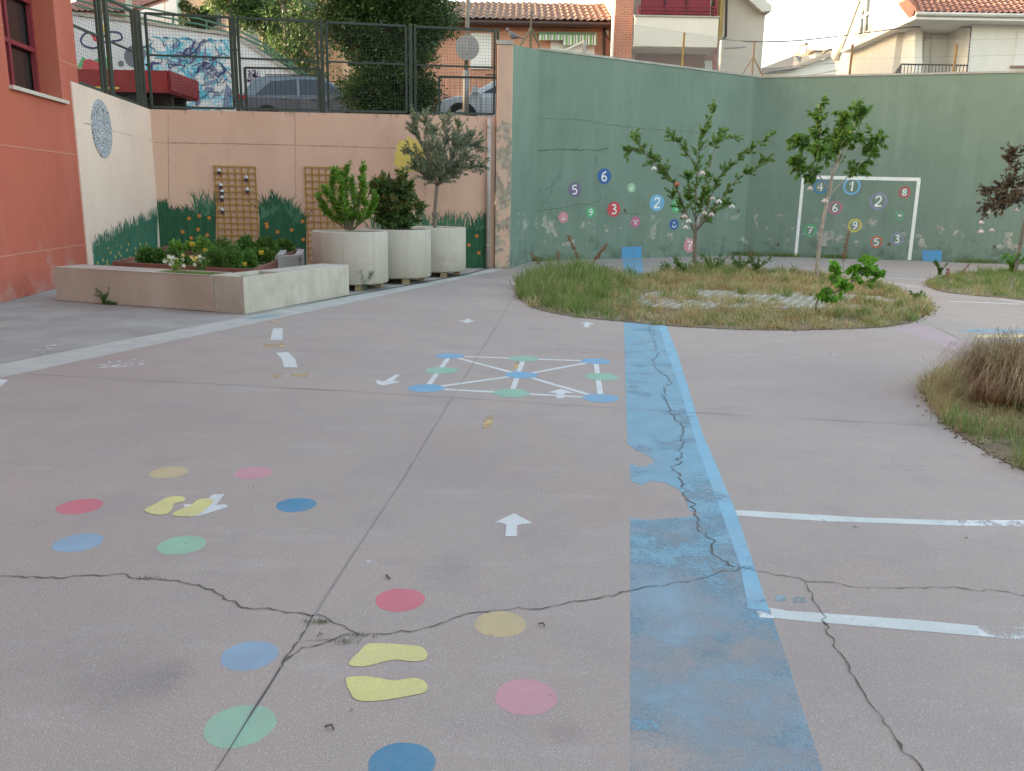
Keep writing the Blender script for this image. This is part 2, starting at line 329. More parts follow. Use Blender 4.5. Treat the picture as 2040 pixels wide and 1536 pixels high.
# blue stripe
M_str = paint('worn sky blue stripe', (.20, .40, .51), .52, wscale=2.6, fine=60, near=.22, soft=.05, amax=.92)
M_str2 = paint('sky blue stripe film', (.27, .42, .52), .25, wscale=1.9, fine=140, near=.2, soft=.1, amax=.8)
M_edge = paint('bright blue edge paint', (.21, .44, .58), .35, wscale=6, near=.04)
p1 = [(1243, 640), (1326, 648), (1347, 700), (1400, 865), (1437, 950), (1467, 1022), (1400, 1024), (1373, 1018), (1366, 990), (1352, 975), (1325, 962), (1300, 958), (1280, 965), (1257, 960), (1255, 925), (1285, 930), (1305, 920), (1290, 908), (1250, 885), (1247, 800)]
p2 = [(1256, 1032), (1290, 1036), (1370, 1030), (1400, 1024), (1467, 1022), (1503, 1130), (1533, 1215), (1560, 1290), (1595, 1400), (1640, 1536), (1700, 1720), (1255, 1720), (1256, 1300)]
rj = random.Random(4)
def rag(pts, k=4, a=1.6):
    o = []
    for i, (p_, q_) in enumerate(zip(pts, pts[1:]+pts[:1])):
        inner = 1262 < p_[0] < 1400 and 880 < p_[1] < 1045 or 1262 < q_[0] < 1400 and 880 < q_[1] < 1045
        for j in range(k if inner else 1): t = j/(k if inner else 1); o.append((p_[0]+(q_[0]-p_[0])*t+(rj.gauss(0, a) if inner else 0), p_[1]+(q_[1]-p_[1])*t+(rj.gauss(0, a*.6) if inner else 0)))
    return o
gpoly('blue_stripe', p1, M_str2, 1, 'faded blue base coat of the far stretch'); gpoly('blue_stripe', p2, M_str2, 1, 'faded blue base coat of the near stretch')
gpoly('blue_stripe', rag(p1), M_str, 2, 'sky blue painted stripe, far stretch'); gpoly('blue_stripe', rag(p2), M_str, 2, 'heavily worn blue stripe, near stretch')
gpoly('blue_stripe', [(1240, 516), (1278, 516), (1285, 552), (1243, 552)], MP['bblue'], 1, 'blue stripe between grass island and green wall')
gpoly('stripe_edge', [(1312, 646), (1327, 648), (1350, 706), (1400, 865), (1437, 950), (1467, 1022), (1503, 1130), (1533, 1217), (1490, 1213), (1475, 1130), (1440, 1030), (1392, 900), (1350, 760), (1325, 690)], M_edge, 3, 'brighter blue border of the stripe')
# white court lines
ML = paint('court line paint', (.58, .62, .61), .3, wscale=7, fine=50)
gpoly('court_line', px3((640, 40), (750, 45), (1000, 60), (1250, 75), (1500, 84), (1722, 90), (1725, 116), (1500, 108), (1100, 95), (800, 78), (650, 66)), ML, 2, 'broad white line right of the blue stripe')
gpoly('court_line', px3((1722, 90), (2100, 88), (2100, 118), (1725, 116)), MP['wornw'], 2)
gpoly('court_line', px3((805, 512), (900, 528), (1080, 540), (1300, 556), (1500, 570), (1813, 600), (1828, 650), (1500, 622), (1200, 596), (1000, 580), (830, 562)), ML, 2, 'nearest broad white line')
gpoly('court_line', px3((1813, 600), (2100, 610), (2100, 672), (1828, 650)), MP['wornw'], 2)
gpoly('paint_scrap', px3((740, 520), (830, 545), (832, 565), (760, 560)), MP['wornw'], 4)
for q in (((835, 455), (885, 452), (888, 482), (838, 480)), ((920, 460), (980, 460), (985, 488), (925, 488))): gpoly('paint_scrap', px3(*q), paint('faint teal paint', (.24, .36, .42), .55) if 'faint teal paint' not in MATS else MATS['faint teal paint'], 2)
def thin(pxs, w_=.05, m=None): MB().ribbon([G(*p)+V((0, 0, .0015)) for p in pxs], w_, (0, 0, 1)).build('court_line', m or MP['whiter'], court)
thin([(1290, 526), (1513, 530), (1751, 542)], .05); thin([(1513, 543), (1696, 552), (1832, 572)], .06); thin([(1740, 553), (1844, 557)], .05)
thin([(1707, 568), (1755, 570)], .05); thin([(1798, 571), (1835, 573)], .05); thin([(1889, 600), (2032, 606)], .08); thin([(1990, 595), (2060, 607)], .06); thin([(1800, 597), (1832, 599)], .06)
thin([(1203, 527), (1225, 526.5)], .08); thin([(1285, 525), (1330, 526)], .05, MP['wornw']); thin([(1018, 573), (1032, 574)], .1); thin([(1000, 561), (1030, 566)], .1, MP['wornw'])
gpoly('pink_band', [(1780, 655), (1822, 645), (1860, 655), (1950, 692), (1960, 706), (1920, 705), (1860, 680)], mat('pinkish concrete band', (.40, .31, .32), (.36, .28, .29), 3, .9, .3, 90), 1, 'pinkish concrete band beyond the grass')
for x, y, wx, wy, c in ((1975, 659, 60, 4, 'green'), (2030, 660, 60, 4, 'green'), (1962, 670, 17, 2.2, 'yellow'), (1994, 670, 17, 2, 'yellow'), (2030, 670, 17, 2, 'yellow'), (1995, 678, 17, 2.3, 'blue'), (2035, 678, 16, 2, 'blue')):
    gpoly('painted_patch', [(x+wx*math.cos(a*.3927), y+wy*math.sin(a*.3927)) for a in range(16)], MP[c] if c != 'green' else MATS['faint teal paint'], (2 if x < 2000 else 1) if c == 'green' else (3 if x < 1990 else 4))
# dashes and blots
gpoly('painted_dash', px6((1585, 157), (1642, 157), (1640, 225), (1570, 225)), MP['white'], 2, 'white dash nearest the raised beds'); gpoly('painted_dash', px6((1603, 300), (1672, 296), (1712, 335), (1728, 385), (1650, 385), (1635, 335)), MP['white'], 2, 'slanted white dash')
gpoly('painted_dash', px6((0, 455), (48, 457), (-20, 520), (-60, 500)), MP['whiter'], 2)
gpoly('painted_dash', px5((970, 910), (1040, 900), (1010, 1000), (950, 1000)), MP['orange'], 2, 'worn orange dash in front of the nine dot board')
gpoly('painted_dash', px5((1190, 512), (1245, 510), (1225, 560), (1175, 560)), MP['orange'], 1)
for q in (((1525, 250), (1660, 245), (1650, 268), (1530, 270)), ((1575, 425), (1640, 415), (1650, 440), (1585, 450)), ((1690, 425), (1800, 418), (1780, 445), (1680, 440)), ((1548, 118), (1625, 115), (1620, 127), (1555, 127))): gpoly('paint_scrap', px6(*q), MP['orange'], 2)
for q in (((560, 378), (650, 345), (830, 335), (835, 372), (600, 395)), ((190, 310), (240, 260), (330, 250), (270, 300)), ): gpoly('paint_scrap', px6(*q), MP['scuff'], 2)
gpoly('manhole_cover', px6((1385, 103), (1470, 90), (1520, 80), (1635, 75), (1620, 92), (1480, 104)), mat('faded teal cover', (.22, .33, .34), (.3, .38, .38), 20, .8, .2), 3, 'faded teal cover beside the concrete planter')
gpoly('paint_scrap', px2((825, 42), (870, 40), (875, 56), (830, 58)), MP['scuff'], 2); gpoly('paint_scrap', [(1632, 703), (1665, 703), (1665, 708), (1632, 708)], MP['scuff'], 2)
# old stains and scuffs
MS2 = paint('pale scuffs', (.58, .55, .54), .85, wscale=9, fine=70, soft=.12, amax=.3)
for cx, cy, rx, ry in ((780, 1118, 45, 9), (1120, 700, 90, 6), (1800, 930, 60, 12)): gpoly('scuff', [(cx+rx*math.cos(k*.3142)*rj.uniform(.6, 1.1), cy+ry*math.sin(k*.3142)*rj.uniform(.6, 1.1)) for k in range(20)], MS2, .5, None, 3)
# cracks and joints
def crack(pxs, w_, name='crack', m=None, jit=.012, label=None, step=.024):
    c = [G(*p) for p in pxs]; pts = []
    for a, b_ in zip(c, c[1:]):
        k = max(2, int((b_-a).length/step)); d = (b_-a).normalized(); nn = V((-d.y, d.x, 0))
        for i in range(k): pts.append((a.lerp(b_, i/k), nn))
    pts.append((c[-1], nn)); o = 0; out = []; wd = []
    for p, nn in pts:
        o = o*.75+random.gauss(0, jit)*.6; out.append(p+nn*(o+random.gauss(0, jit*.28))+V((0, 0, .0032))); wd.append(w_*.5*random.uniform(.35, 1.5)*(1.8 if random.random() < .06 else 1))
    MB().ribbon(out, wd, (0, 0, 1)).build(name, m or M_dark, court, label=label)
crack([(-30, 1149), (0, 1149), (120, 1148), (250, 1146), (330, 1156), (400, 1172), (470, 1198), (530, 1217), (625, 1227)], .011, label='crack running from the left to the joint')
crack([(627, 1226), (660, 1240), (720, 1262), (735, 1268), (800, 1258), (900, 1235), (960, 1225), (1060, 1212), (1140, 1200), (1250, 1180), (1350, 1165), (1420, 1150), (1470, 1130)], .009, label='long crack across the near dots to the stripe')
crack([(560, 1320), (600, 1285), (660, 1278), (720, 1266)], .010); crack([(600, 1276), (640, 1277), (690, 1279)], .004)
crack([(1470, 1130), (1520, 1138), (1560, 1148), (1605, 1160), (1700, 1168), (1840, 1172), (2060, 1184)], .008)
crack([(1605, 1160), (1625, 1190), (1640, 1230), (1665, 1280), (1690, 1330), (1720, 1385), (1750, 1430), (1790, 1485), (1845, 1536), (1890, 1600)], .009)
crack([(1470, 1130), (1440, 1105), (1405, 1060), (1370, 1010), (1358, 960), (1347, 940), (1362, 880), (1352, 850), (1340, 830), (1325, 790), (1325, 770), (1347, 765), (1300, 726), (1315, 710), (1302, 680), (1293, 645)], .012, jit=.018, label='jagged crack inside the blue stripe')
crack([(1040, 560), (1002, 628), (890, 810), (800, 960), (700, 1110), (627, 1226)], .009, 'joint', M_joint, .001, step=.2)
crack([(627, 1226), (600, 1270), (560, 1330)], .011, 'crack', M_dark, .006); crack([(560, 1330), (430, 1536), (380, 1620)], .010, 'joint', mat('dark joint', (.08, .07, .07), (.14, .12, .12), 12, 1, 0), .001, step=.1)
crack([(50, 745), (700, 780), (1250, 815), (1850, 848)], .012, 'joint', M_joint, .001, step=.3); crack([(430, 662), (740, 690)], .012, 'joint', M_joint, .001, step=.3)
crack([(605, 610), (900, 625), (1005, 628), (1120, 633)], .014, 'joint', M_joint, .001, step=.3); crack([(1860, 650), (1905, 672), (1952, 692)], .015, 'joint', M_joint, .001, step=.3)
for k in range(9):                            # twigs, crumbs and dead leaves scattered on the yard
    px, py = random.uniform(60, 1950), random.uniform(700, 1480)**1.0
    if k < 3: px, py = ((772, 1148), (665, 1457), (1085, 1250))[k]
    p = G(px, py); a = random.random()*6; s_ = random.uniform(.005, .011)*(1.9 if k < 3 else 1)
    MB().tube([p+V((0, 0, .006)), p+V((math.cos(a)*s_, math.sin(a)*s_, .012)), p+V((math.cos(a+.6)*s_*2, math.sin(a+.6)*s_*2, .006))], s_*.22, 5).build('debris', M_dark, court)
# ================================================================ WALLS
GL0, GL1 = G(1014, 534), G(1065, 519.5); GC = G(1480, 508.5); GRt = G(2010, 526)
WL = Wall(G(185, 557), G(322, 531)); WB = Wall(G(322, 531), G(985, 534)); W1 = Wall(GL0, GL1); W2 = Wall(GL1, GC); W3 = Wall(GC, GRt)
def wallmat(name, base, base2, streak, sc_=3.0, patch=None, plo=.2, phi=1.5, pth=.6, dirt=None, topdirt=None, ztop=3.3):
    m, n, l, b = nodes(name)
    g = n.new('ShaderNodeNewGeometry'); s = n.new('ShaderNodeSeparateXYZ'); l.new(g.outputs['Position'], s.inputs[0]); z = s.outputs[2]
    col = ramp(n, l, noise(n, l, .7, 5), [(.35, base), (.65, base2)])
    st = noise(n, l, 1, 5, .6, stretch=(sc_, sc_, .22))
    col = mix(n, l, col, streak, mth(n, l, 'MULTIPLY', ramp(n, l, st, [(.5, (0, 0, 0)), (.78, (1, 1, 1))]), .55))
    col = mix(n, l, col, tuple(x*.72 for x in base), mth(n, l, 'MULTIPLY', ramp(n, l, noise(n, l, 1.3, 7, .7, stretch=(1, 1, .6)), [(.5, (0, 0, 0)), (.72, (1, 1, 1))]), .5))
    if dirt:
        f = mth(n, l, 'SUBTRACT', noise(n, l, 2.2, 6, .7), mth(n, l, 'MULTIPLY', z, .22)); col = mix(n, l, col, dirt, ramp(n, l, f, [(.42, (0, 0, 0)), (.62, (1, 1, 1))]))
    if topdirt:
        f = mth(n, l, 'SUBTRACT', noise(n, l, 1, 6, .7, stretch=(5, 5, .5)), mth(n, l, 'MULTIPLY', mth(n, l, 'SUBTRACT', ztop, z), .8)); col = mix(n, l, col, topdirt, ramp(n, l, f, [(.48, (0, 0, 0)), (.62, (1, 1, 1))]))
    if patch:
        f = noise(n, l, 2.7, 9, .66); band = mth(n, l, 'MULTIPLY', ramp(n, l, z, [(0, (0, 0, 0)), (1, (1, 1, 1))]), 1)
        lo = mth(n, l, 'MULTIPLY', mth(n, l, 'SUBTRACT', z, plo), 4, clamp=True); hi = mth(n, l, 'MULTIPLY', mth(n, l, 'SUBTRACT', phi, z), 2, clamp=True)
        f = mth(n, l, 'MULTIPLY', f, mth(n, l, 'MULTIPLY', lo, hi))
        col = mix(n, l, col, ramp(n, l, noise(n, l, 9, 4), [(.35, patch), (.65, tuple(x*.6 for x in patch))]), ramp(n, l, f, [(pth, (0, 0, 0)), (pth+.02, (1, 1, 1))]))
    l.new(col, b.inputs['Base Color']); b.inputs['Roughness'].default_value = .85; b.inputs['Specular IOR Level'].default_value = .25
    bump(n, l, b, noise(n, l, 45, 5), .3, .008); return m
M_green = wallmat('green court wall paint', (.155, .222, .178), (.17, .237, .193), (.225, .295, .25), 3.2, (.40, .40, .35), .12, 1.7, .58, (.10, .14, .11))
M_pink = wallmat('salmon wall paint', (.62, .40, .31), (.58, .375, .295), (.64, .44, .36), 1.5, None, dirt=None, topdirt=(.3, .2, .16), ztop=3.25)
M_pinkl = wallmat('cream wall paint', (.72, .55, .465), (.68, .52, .44), (.74, .60, .52), 1.5)
M_red = wallmat('terracotta school plaster', (.48, .12, .08), (.44, .115, .078), (.52, .18, .14), 2.0, None, dirt=(.44, .24, .2))
M_con = wallmat('board marked concrete', (.455, .42, .37), (.40, .365, .315), (.30, .265, .225), 9.0, None, dirt=(.36, .315, .26))
M_cap = mat('wall coping concrete', (.42, .41, .37), (.3, .29, .26), 4, .95, .5, 60)
def wallseg(mb, W, u0, u1, z0, z1, th): mb.slab([W.pt(u0, z0), W.pt(u1, z0), W.pt(u1, z1), W.pt(u0, z1)], -W.n*th)
HW = 5.03
len1 = (GL1-GL0).length; len2 = (GC-GL1).length; len3 = (GRt-GC).length
grn = thing('court_wall', 'tall green painted ball court wall with numbered discs and a painted goal', 'wall', GC)
zc = W1.uv(1020, 82)[1]
mb = MB(); mb.slab([W1.pt(0, 0), W1.pt(len1, 0), W1.pt(len1, HW), W1.pt(0, W1.uv(1015, 84)[1])], -W1.n*.28)
mb.build('short_wing', M_green, grn, label='short angled end of the green wall')
mb = MB(); wallseg(mb, W2, .0, len2, 0, HW, .3); mb.build('wall_panel', M_green, grn, label='left face of the green wall')
mb = MB(); wallseg(mb, W3, 0, len3+9, 0, HW-.02, .3); mb.build('wall_panel', M_green, grn, label='right face of the green wall with the goal')
mb = MB(); mb.slab([W2.pt(0, HW, .02), W2.pt(len2, HW, .02), W2.pt(len2, HW+.05, .02), W2.pt(0, HW+.05, .02)], -W2.n*.33)
mb.slab([W3.pt(0, HW-.02, .02), W3.pt(len3+9, HW-.02, .02), W3.pt(len3+9, HW+.03, .02), W3.pt(0, HW+.03, .02)], -W3.n*.33); mb.build('coping', M_cap, grn)
ORGN = ORG
# wall paintings
WM = dict(purple=mat('wall purple', (.19, .15, .25), None, 6, .8), blue=mat('wall blue', (.045, .13, .34), None, 6, .8), lgreen=mat('wall pale green', (.33, .55, .36), None, 6, .8),
          red=mat('wall red', (.58, .09, .1), None, 6, .8), green=mat('wall green', (.10, .43, .2), None, 6, .8), pink=mat('wall pink', (.60, .27, .31), None, 6, .8), frown=mat('wall magenta', (.52, .17, .27), None, 6, .8),
          lblue=mat('wall light blue', (.17, .42, .62), None, 6, .8), white=mat('wall white', (.8, .8, .78), (.66, .68, .66), 6, .8), blue2=mat('wall mid blue', (.07, .22, .42), None, 6, .8),
          yellow=mat('wall yellow', (.62, .55, .12), None, 6, .8), orange=mat('wall orange', (.6, .16, .1), None, 6, .8), grey=mat('wall grey violet', (.25, .27, .38), None, 6, .8), rect=mat('wall rectangle blue', (.07, .30, .55), (.09, .26, .44), 6, .8))
DG = {'0': [[(.5, 1), (.15, .75), (.15, .25), (.5, 0), (.85, .25), (.85, .75), (.5, 1)]], '1': [[(.25, .65), (.6, 1), (.52, 0)]],
      '2': [[(.15, .75), (.35, .98), (.7, .95), (.78, .68), (.5, .35), (.15, .03), (.9, .05)]], '3': [[(.2, .95), (.65, 1), (.75, .75), (.45, .55), (.8, .4), (.75, .08), (.2, .02)]],
      '5': [[(.8, 1), (.25, .97), (.22, .58), (.6, .6), (.82, .35), (.65, .05), (.15, .03)]], '6': [[(.7, 1), (.3, .75), (.15, .3), (.4, 0), (.75, .12), (.75, .42), (.45, .52), (.2, .3)]],
      '7': [[(.1, .97), (.85, .97), (.35, 0)], [(.3, .5), (.7, .53)]], '8': [[(.5, .52), (.2, .75), (.5, 1), (.8, .75), (.5, .52), (.18, .25), (.5, 0), (.82, .25), (.5, .52)]],
      '9': [[(.75, .7), (.5, .48), (.22, .62), (.3, .92), (.62, 1), (.78, .72), (.72, .3), (.3, 0)]], '4': [[(.65, 0), (.65, 1), (.15, .35), (.9, .35)]],
      'smile': [[(.3, .95), (.3, .65)], [(.65, .95), (.65, .65)], [(.05, .4), (.2, .1), (.5, -.02), (.8, .1), (.95, .4)]], 'frown': [[(.0, .75), (.2, .6), (.38, .78)], [(.58, .78), (.8, .6), (1, .75)], [(.25, .0), (.35, .3), (.65, .3), (.75, .0)]],
      'teeth': [[(.15, .85), (.35, .8)], [(.6, .8), (.85, .85)], [(.05, .5), (.2, .3), (.35, .5), (.5, .3), (.65, .5), (.8, .3), (.95, .5)], [(.2, .1), (.8, .1)]], 'faint': [[(.2, .75), (.3, .65)], [(.65, .75), (.75, .65)], [(.15, .3), (.3, .15), (.5, .3), (.7, .15), (.85, .3)]],
      'tick': [[(.05, .6), (.3, .75), (.35, .3)], [(.5, .3), (.55, .75), (.9, .7), (.85, .45), (.55, .45)]]}
def walldisc(W, px, py, rpx, col, dg, ring=False, ry=None, lab=None):
    c = W.at(px, py, .004); uz = W.at(px, py-rpx*(ry or 1.1), .004); h = abs(uz.z-c.z); ru = (W.at(px+rpx, py)-W.at(px-rpx, py)).length/2
    circ = lambda k, off: [c+W.u*math.cos(a)*ru*k+V((0, 0, math.sin(a)*h*k))+W.n*off for a in [2*math.pi*i/40 for i in range(40)]]
    mb = MB()
    if ring: mb.ribbon(circ(.91, 0), ru*.26, W.n, True)
    else: mb.poly(*circ(1, 0))
    o = mb.build('painted_ring' if ring else 'painted_disc', WM[col], grn, label=lab)
    sg = 1 if W.u.x > 0 else -1; mb = MB(); sw = ru*(.2 if ring else .17); k = .52 if len(dg) > 1 else .58
    for st in DG[dg]:
        pts = spts([c+W.u*sg*(x-.5)*ru*k*1.75+V((0, 0, (y-.5)*h*k*2))+W.n*.004 for x, y in st], 4) if len(st) > 2 and dg not in '174' else [c+W.u*sg*(x-.5)*ru*k*1.75+V((0, 0, (y-.5)*h*k*2))+W.n*.004 for x, y in st]
        mb.ribbon(pts, sw if len(dg) == 1 else sw*.85, W.n)
    mb.build('numeral' if len(dg) == 1 else 'drawn_face', WM['white'], o)
for a in [(1145, 378, 12.5, 'purple', '5'), (1204, 351, 13.5, 'blue', '6'), (1258, 374, 8, 'lgreen', 'teeth'), (1223, 417, 13, 'red', '3'), (1177, 423, 9, 'green', '9'), (1122, 433, 9.5, 'pink', 'faint'),
          (1266, 442, 9.5, 'frown', 'frown'), (1309, 404, 14.5, 'lblue', '2'), (1349, 410, 12, 'green', '7'), (1343, 447, 9, 'blue', 'smile'), (1374, 489, 12, 'pink', '7')]:
    walldisc(W2, *a, ry=1.17)
for a in [(1697, 371, 17, 'lblue', '1'), (1634, 372, 14, 'blue2', '4'), (1664, 414, 13, 'frown', '6'), (1750, 401, 17, 'grey', '2'), (1802, 383, 11, 'red', '8'), (1792, 430, 8.5, 'green', 'tick'),
          (1703, 449, 13, 'yellow', '9'), (1614, 459, 12, 'green', '7'), (1746, 482, 11.5, 'orange', '5'), (1787, 476, 12.5, 'grey', '3')]:
    walldisc(W3, *a, ring=True, ry=1.0)
def wpoly(W, pxs, m, name, parent, off=.004, label=None): return MB().poly(*[W.at(x, y, off) for x, y in pxs]).build(name, m, parent, label=label)
wpoly(W2, [(1239, 492), (1278, 491), (1278, 516.5), (1239, 517)], WM['rect'], 'painted_rectangle', grn, label='blue rectangle at the end of the stripe'); wpoly(W3, [(1837, 498), (1876, 499), (1876, 522), (1838, 520)], WM['rect'], 'painted_rectangle', grn, label='blue rectangle right of the goal')
mb = MB()
for q in ([(1597, 356), (1603, 356), (1588, 511), (1582, 511)], [(1827, 360), (1834, 361), (1815, 518), (1808, 518)], [(1597, 349), (1834, 354), (1834, 361), (1597, 356)]): mb.poly(*[W3.at(x, y, .0045) for x, y in q])
mb.build('painted_goal', WM['white'], grn)
# fine cracks in the left face, drain holes
def wcrack(W, pxs, w_, m=M_dark, par=None, jit=.012):
    c = [W.at(x, y, .003) for x, y in pxs]; pts = []
    for a, b_ in zip(c, c[1:]):
        k = max(2, int((b_-a).length/.06)); nn = W.n.cross((b_-a).normalized())
        pts += [a.lerp(b_, i/k)+nn*random.gauss(0, jit) for i in range(k)]
    MB().ribbon(pts, [w_*random.uniform(.3, 1.4) for _ in pts], W.n).build('crack', m, par or grn)
Mck = mat('wall crack', (.07, .12, .09), (.09, .13, .1), 9, 1, 0)
wcrack(W2, [(1068, 302), (1100, 297), (1145, 299), (1190, 300), (1215, 293)], .03, Mck); wcrack(W2, [(1068, 234), (1150, 238), (1230, 250), (1280, 257), (1380, 262), (1490, 271)], .012, Mck)
for q in ([(1122, 314), (1115, 345), (1095, 375), (1068, 382)], [(1118, 350), (1100, 372), (1092, 402), (1070, 402)], [(1070, 420), (1120, 414), (1150, 408), (1153, 395)], [(1187, 312), (1190, 340)], [(1150, 408), (1175, 406), (1195, 400), (1198, 380)], [(1095, 402), (1098, 428), (1120, 440)], [(1200, 424), (1275, 428)]): wcrack(W2, q, .014, Mck)
for W, x, y in ((W2, 1245, 419.5), (W2, 1471, 420), (W3, 1771, 487), (W3, 1550, 487), (W3, 1981, 492)):
    c = W.at(x, y, .006); MB().poly(*[c+W.u*.05*math.cos(a*.785)+V((0, 0, .055*math.sin(a*.785))) for a in range(8)]).build('drain_hole', M_dark, grn)
# pillar between pink and green
p0, p1_ = WB.at(986, 530), W1.at(1014, 534)
pil = thing('plaster_pillar', 'peeling salmon plaster pillar between the pink and green walls', 'pillar', (p0+p1_)/2*1.0)
ppx = wallmat('peeling pillar plaster', (.60, .40, .31), (.55, .36, .28), (.62, .45, .37), 3, (.42, .36, .29), -.5, 3.6, .46)
q0 = WB.at(985, 532, .12); q1 = WB.at(1015.5, 532, .12); bk = V((0, .5, 0))
mb = MB(); hp = WB.at(1000, 80, .12).z
def outl(z): return [V((q0.x, q0.y, z)), V((q1.x, q1.y, z)), V((q1.x-.02, q1.y+.5, z)), V((q0.x, q0.y+.5, z))]
mb.prism(outl(0), outl(hp-.08)); mb.build('shaft', ppx, pil, bevel=.03)
e = .02
mb = MB(); mb.prism([outl(hp-.08)[0]+V((-e, -e, 0)), outl(hp-.08)[1]+V((0, -e, 0)), outl(hp-.08)[2]+V((0, e, 0)), outl(hp-.08)[3]+V((-e, e, 0))], [outl(hp)[0]+V((-e, -e, 0)), outl(hp)[1]+V((0, -e, 0)), outl(hp)[2]+V((0, e, 0)), outl(hp)[3]+V((-e, e, 0))]); mb.build('cap', M_cap, pil)
# pink retaining walls
u1 = WB.uv(987, 300)[0]; zt0 = WB.uv(303, 218)[1]; zt1 = WB.uv(985, 232)[1]
back = thing('retaining_wall', 'long salmon retaining wall under the street fence with painted grass and a yellow sun', 'wall', G(322, 531))
MB().slab([WB.pt(-.3, 0), WB.pt(u1, 0), WB.pt(u1, zt1), WB.pt(-.3, zt0)], -WB.n*.3).build('wall_face', M_pink, back)
side = thing('retaining_wall', 'short cream side wall beside the red school with a speckled grey oval', 'wall', WL.a)
zl0 = WL.uv(164, 168)[1]; ll = (WL.b-WL.a).length
MB().slab([WL.pt(-.1, 0, .003), WL.pt(ll, 0, .003), WL.pt(ll, zt0, .003), WL.pt(-.1, zl0, .003)], -WL.n*.3).build('wall_face', M_pinkl, side)
gr_ = mat('formwork groove', (.42, .27, .21), None, 5, .9, 0)
wcrack(WB, [(308, 284), (500, 287), (722, 293), (800, 296), (975, 300)], .018, gr_, back, .003); wcrack(WL, [(168, 245), (308, 283)], .018, gr_, side, .003)
wcrack(WB, [(722, 232), (724, 290)], .03, mat('chalky seam', (.66, .5, .42), (.4, .28, .22), 20, .9, 0), back, .006)
for x in (335, 588, 845): wcrack(WB, [(x, 226), (x+1, 400)], .012, gr_, back, .002)
for o_ in (grn, back, side, pil): o_['kind'] = 'thing'
# painted grass and flowers on the pink walls
M_pg = mat('mural dark green', (.014, .07, .035), (.025, .11, .055), 6, .85, .1, stretch=(3, 3, .8)); M_pg2 = mat('mural mid green', (.075, .19, .12), (.035, .12, .07), 8, .85, .1)
M_pg3 = mat('mural teal green', (.03, .125, .085), (.045, .17, .115), 7, .85, .1, stretch=(3, 3, .8))
def tufts(W, par, px0, px1, topf, basef, m, n, hz, name='painted_grass', off=.003, sp=.35):
    mb = MB(); cs = [px0+(px1-px0)*i/24 for i in range(25)]
    if basef is not None:
        for i, (a, b_) in enumerate(zip(cs, cs[1:])):
            mb.poly(W.at(a, basef(a), off), W.at(b_, basef(b_), off), W.at(b_, topf(b_)+3, off), W.at(a, topf(a)+3, off))
    for _ in range(n):
        x = random.uniform(px0, px1); c = W.at(x, topf(x)+random.uniform(2, 12), off+.001+random.random()*.002); h = hz*random.uniform(.4, 1.1); l = random.gauss(0, sp)*h; w_ = random.uniform(.008, .022)
        cc = [c, c+W.u*l*.35+V((0, 0, h*.6)), c+W.u*l+V((0, 0, h))]; mb.quad(cc[0]-W.u*w_, cc[0]+W.u*w_, cc[1]+W.u*w_*.6, cc[1]-W.u*w_*.6); mb.poly(cc[1]-W.u*w_*.6, cc[1]+W.u*w_*.6, cc[2])
    return mb.build(name, m, par)
def interp(*pts): return lambda x: float(np.interp(x, [p[0] for p in pts], [p[1] for p in pts]))
bb = lambda x: 531+(x-322)*.0045
tufts(WL, side, 187, 314, interp((187, 490), (215, 478), (240, 462), (275, 445), (314, 428)), lambda x: 553-(x-187)*.17, M_pg3, 170, .25, off=.006)
tufts(WL, side, 187, 314, interp((187, 510), (314, 455)), None, M_pg2, 90, .4, off=.009)
tufts(WB, back, 313, 430, interp((313, 408), (335, 410), (345, 425), (430, 417)), bb, M_pg, 170, .22); tufts(WB, back, 385, 430, lambda x: 420, None, M_pg2, 60, .5)
tufts(WB, back, 517, 610, interp((517, 420), (545, 402), (575, 420), (610, 440)), bb, M_pg, 150, .35); tufts(WB, back, 520, 612, interp((520, 425), (560, 410), (612, 445)), None, M_pg2, 110, .35, sp=.6)
tufts(WB, back, 925, 970, interp((925, 465), (945, 450), (970, 438)), bb, M_pg, 80, .25); tufts(WB, back, 735, 925, lambda x: 455, None, M_pg2, 190, .5, sp=.4)
tufts(WB, back, 925, 972, lambda x: 448, None, M_pg2, 40, .4)
M_fo = mat('mural orange', (.62, .22, .05), None, 6, .8); M_fy = mat('mural ochre', (.5, .4, .12), None, 6, .8)
def pflower(W, par, x, y, r, m):
    c = W.at(x, y, .009); mb = MB()
    mb.poly(*[c+W.u*math.cos(a*math.pi/5)*r*(1 if a % 2 else .45)+V((0, 0, math.sin(a*math.pi/5)*r*(1 if a % 2 else .45))) for a in range(10)]); mb.build('painted_flower', m, par)
for x, y in ((377, 435), (397, 430), (417, 434), (364, 462), (395, 457), (413, 468), (381, 474), (394, 486), (531, 446), (553, 462), (581, 458), (603, 441), (570, 479), (604, 477), (532, 452), (950, 470), (934, 488), (954, 504)): pflower(WB, back, x, y, .055, M_fo)
for k in range(26): x = random.uniform(192, 305); pflower(WL, side, x, random.uniform(500-(x-190)*.3, 535-(x-190)*.1), .045, M_fy)
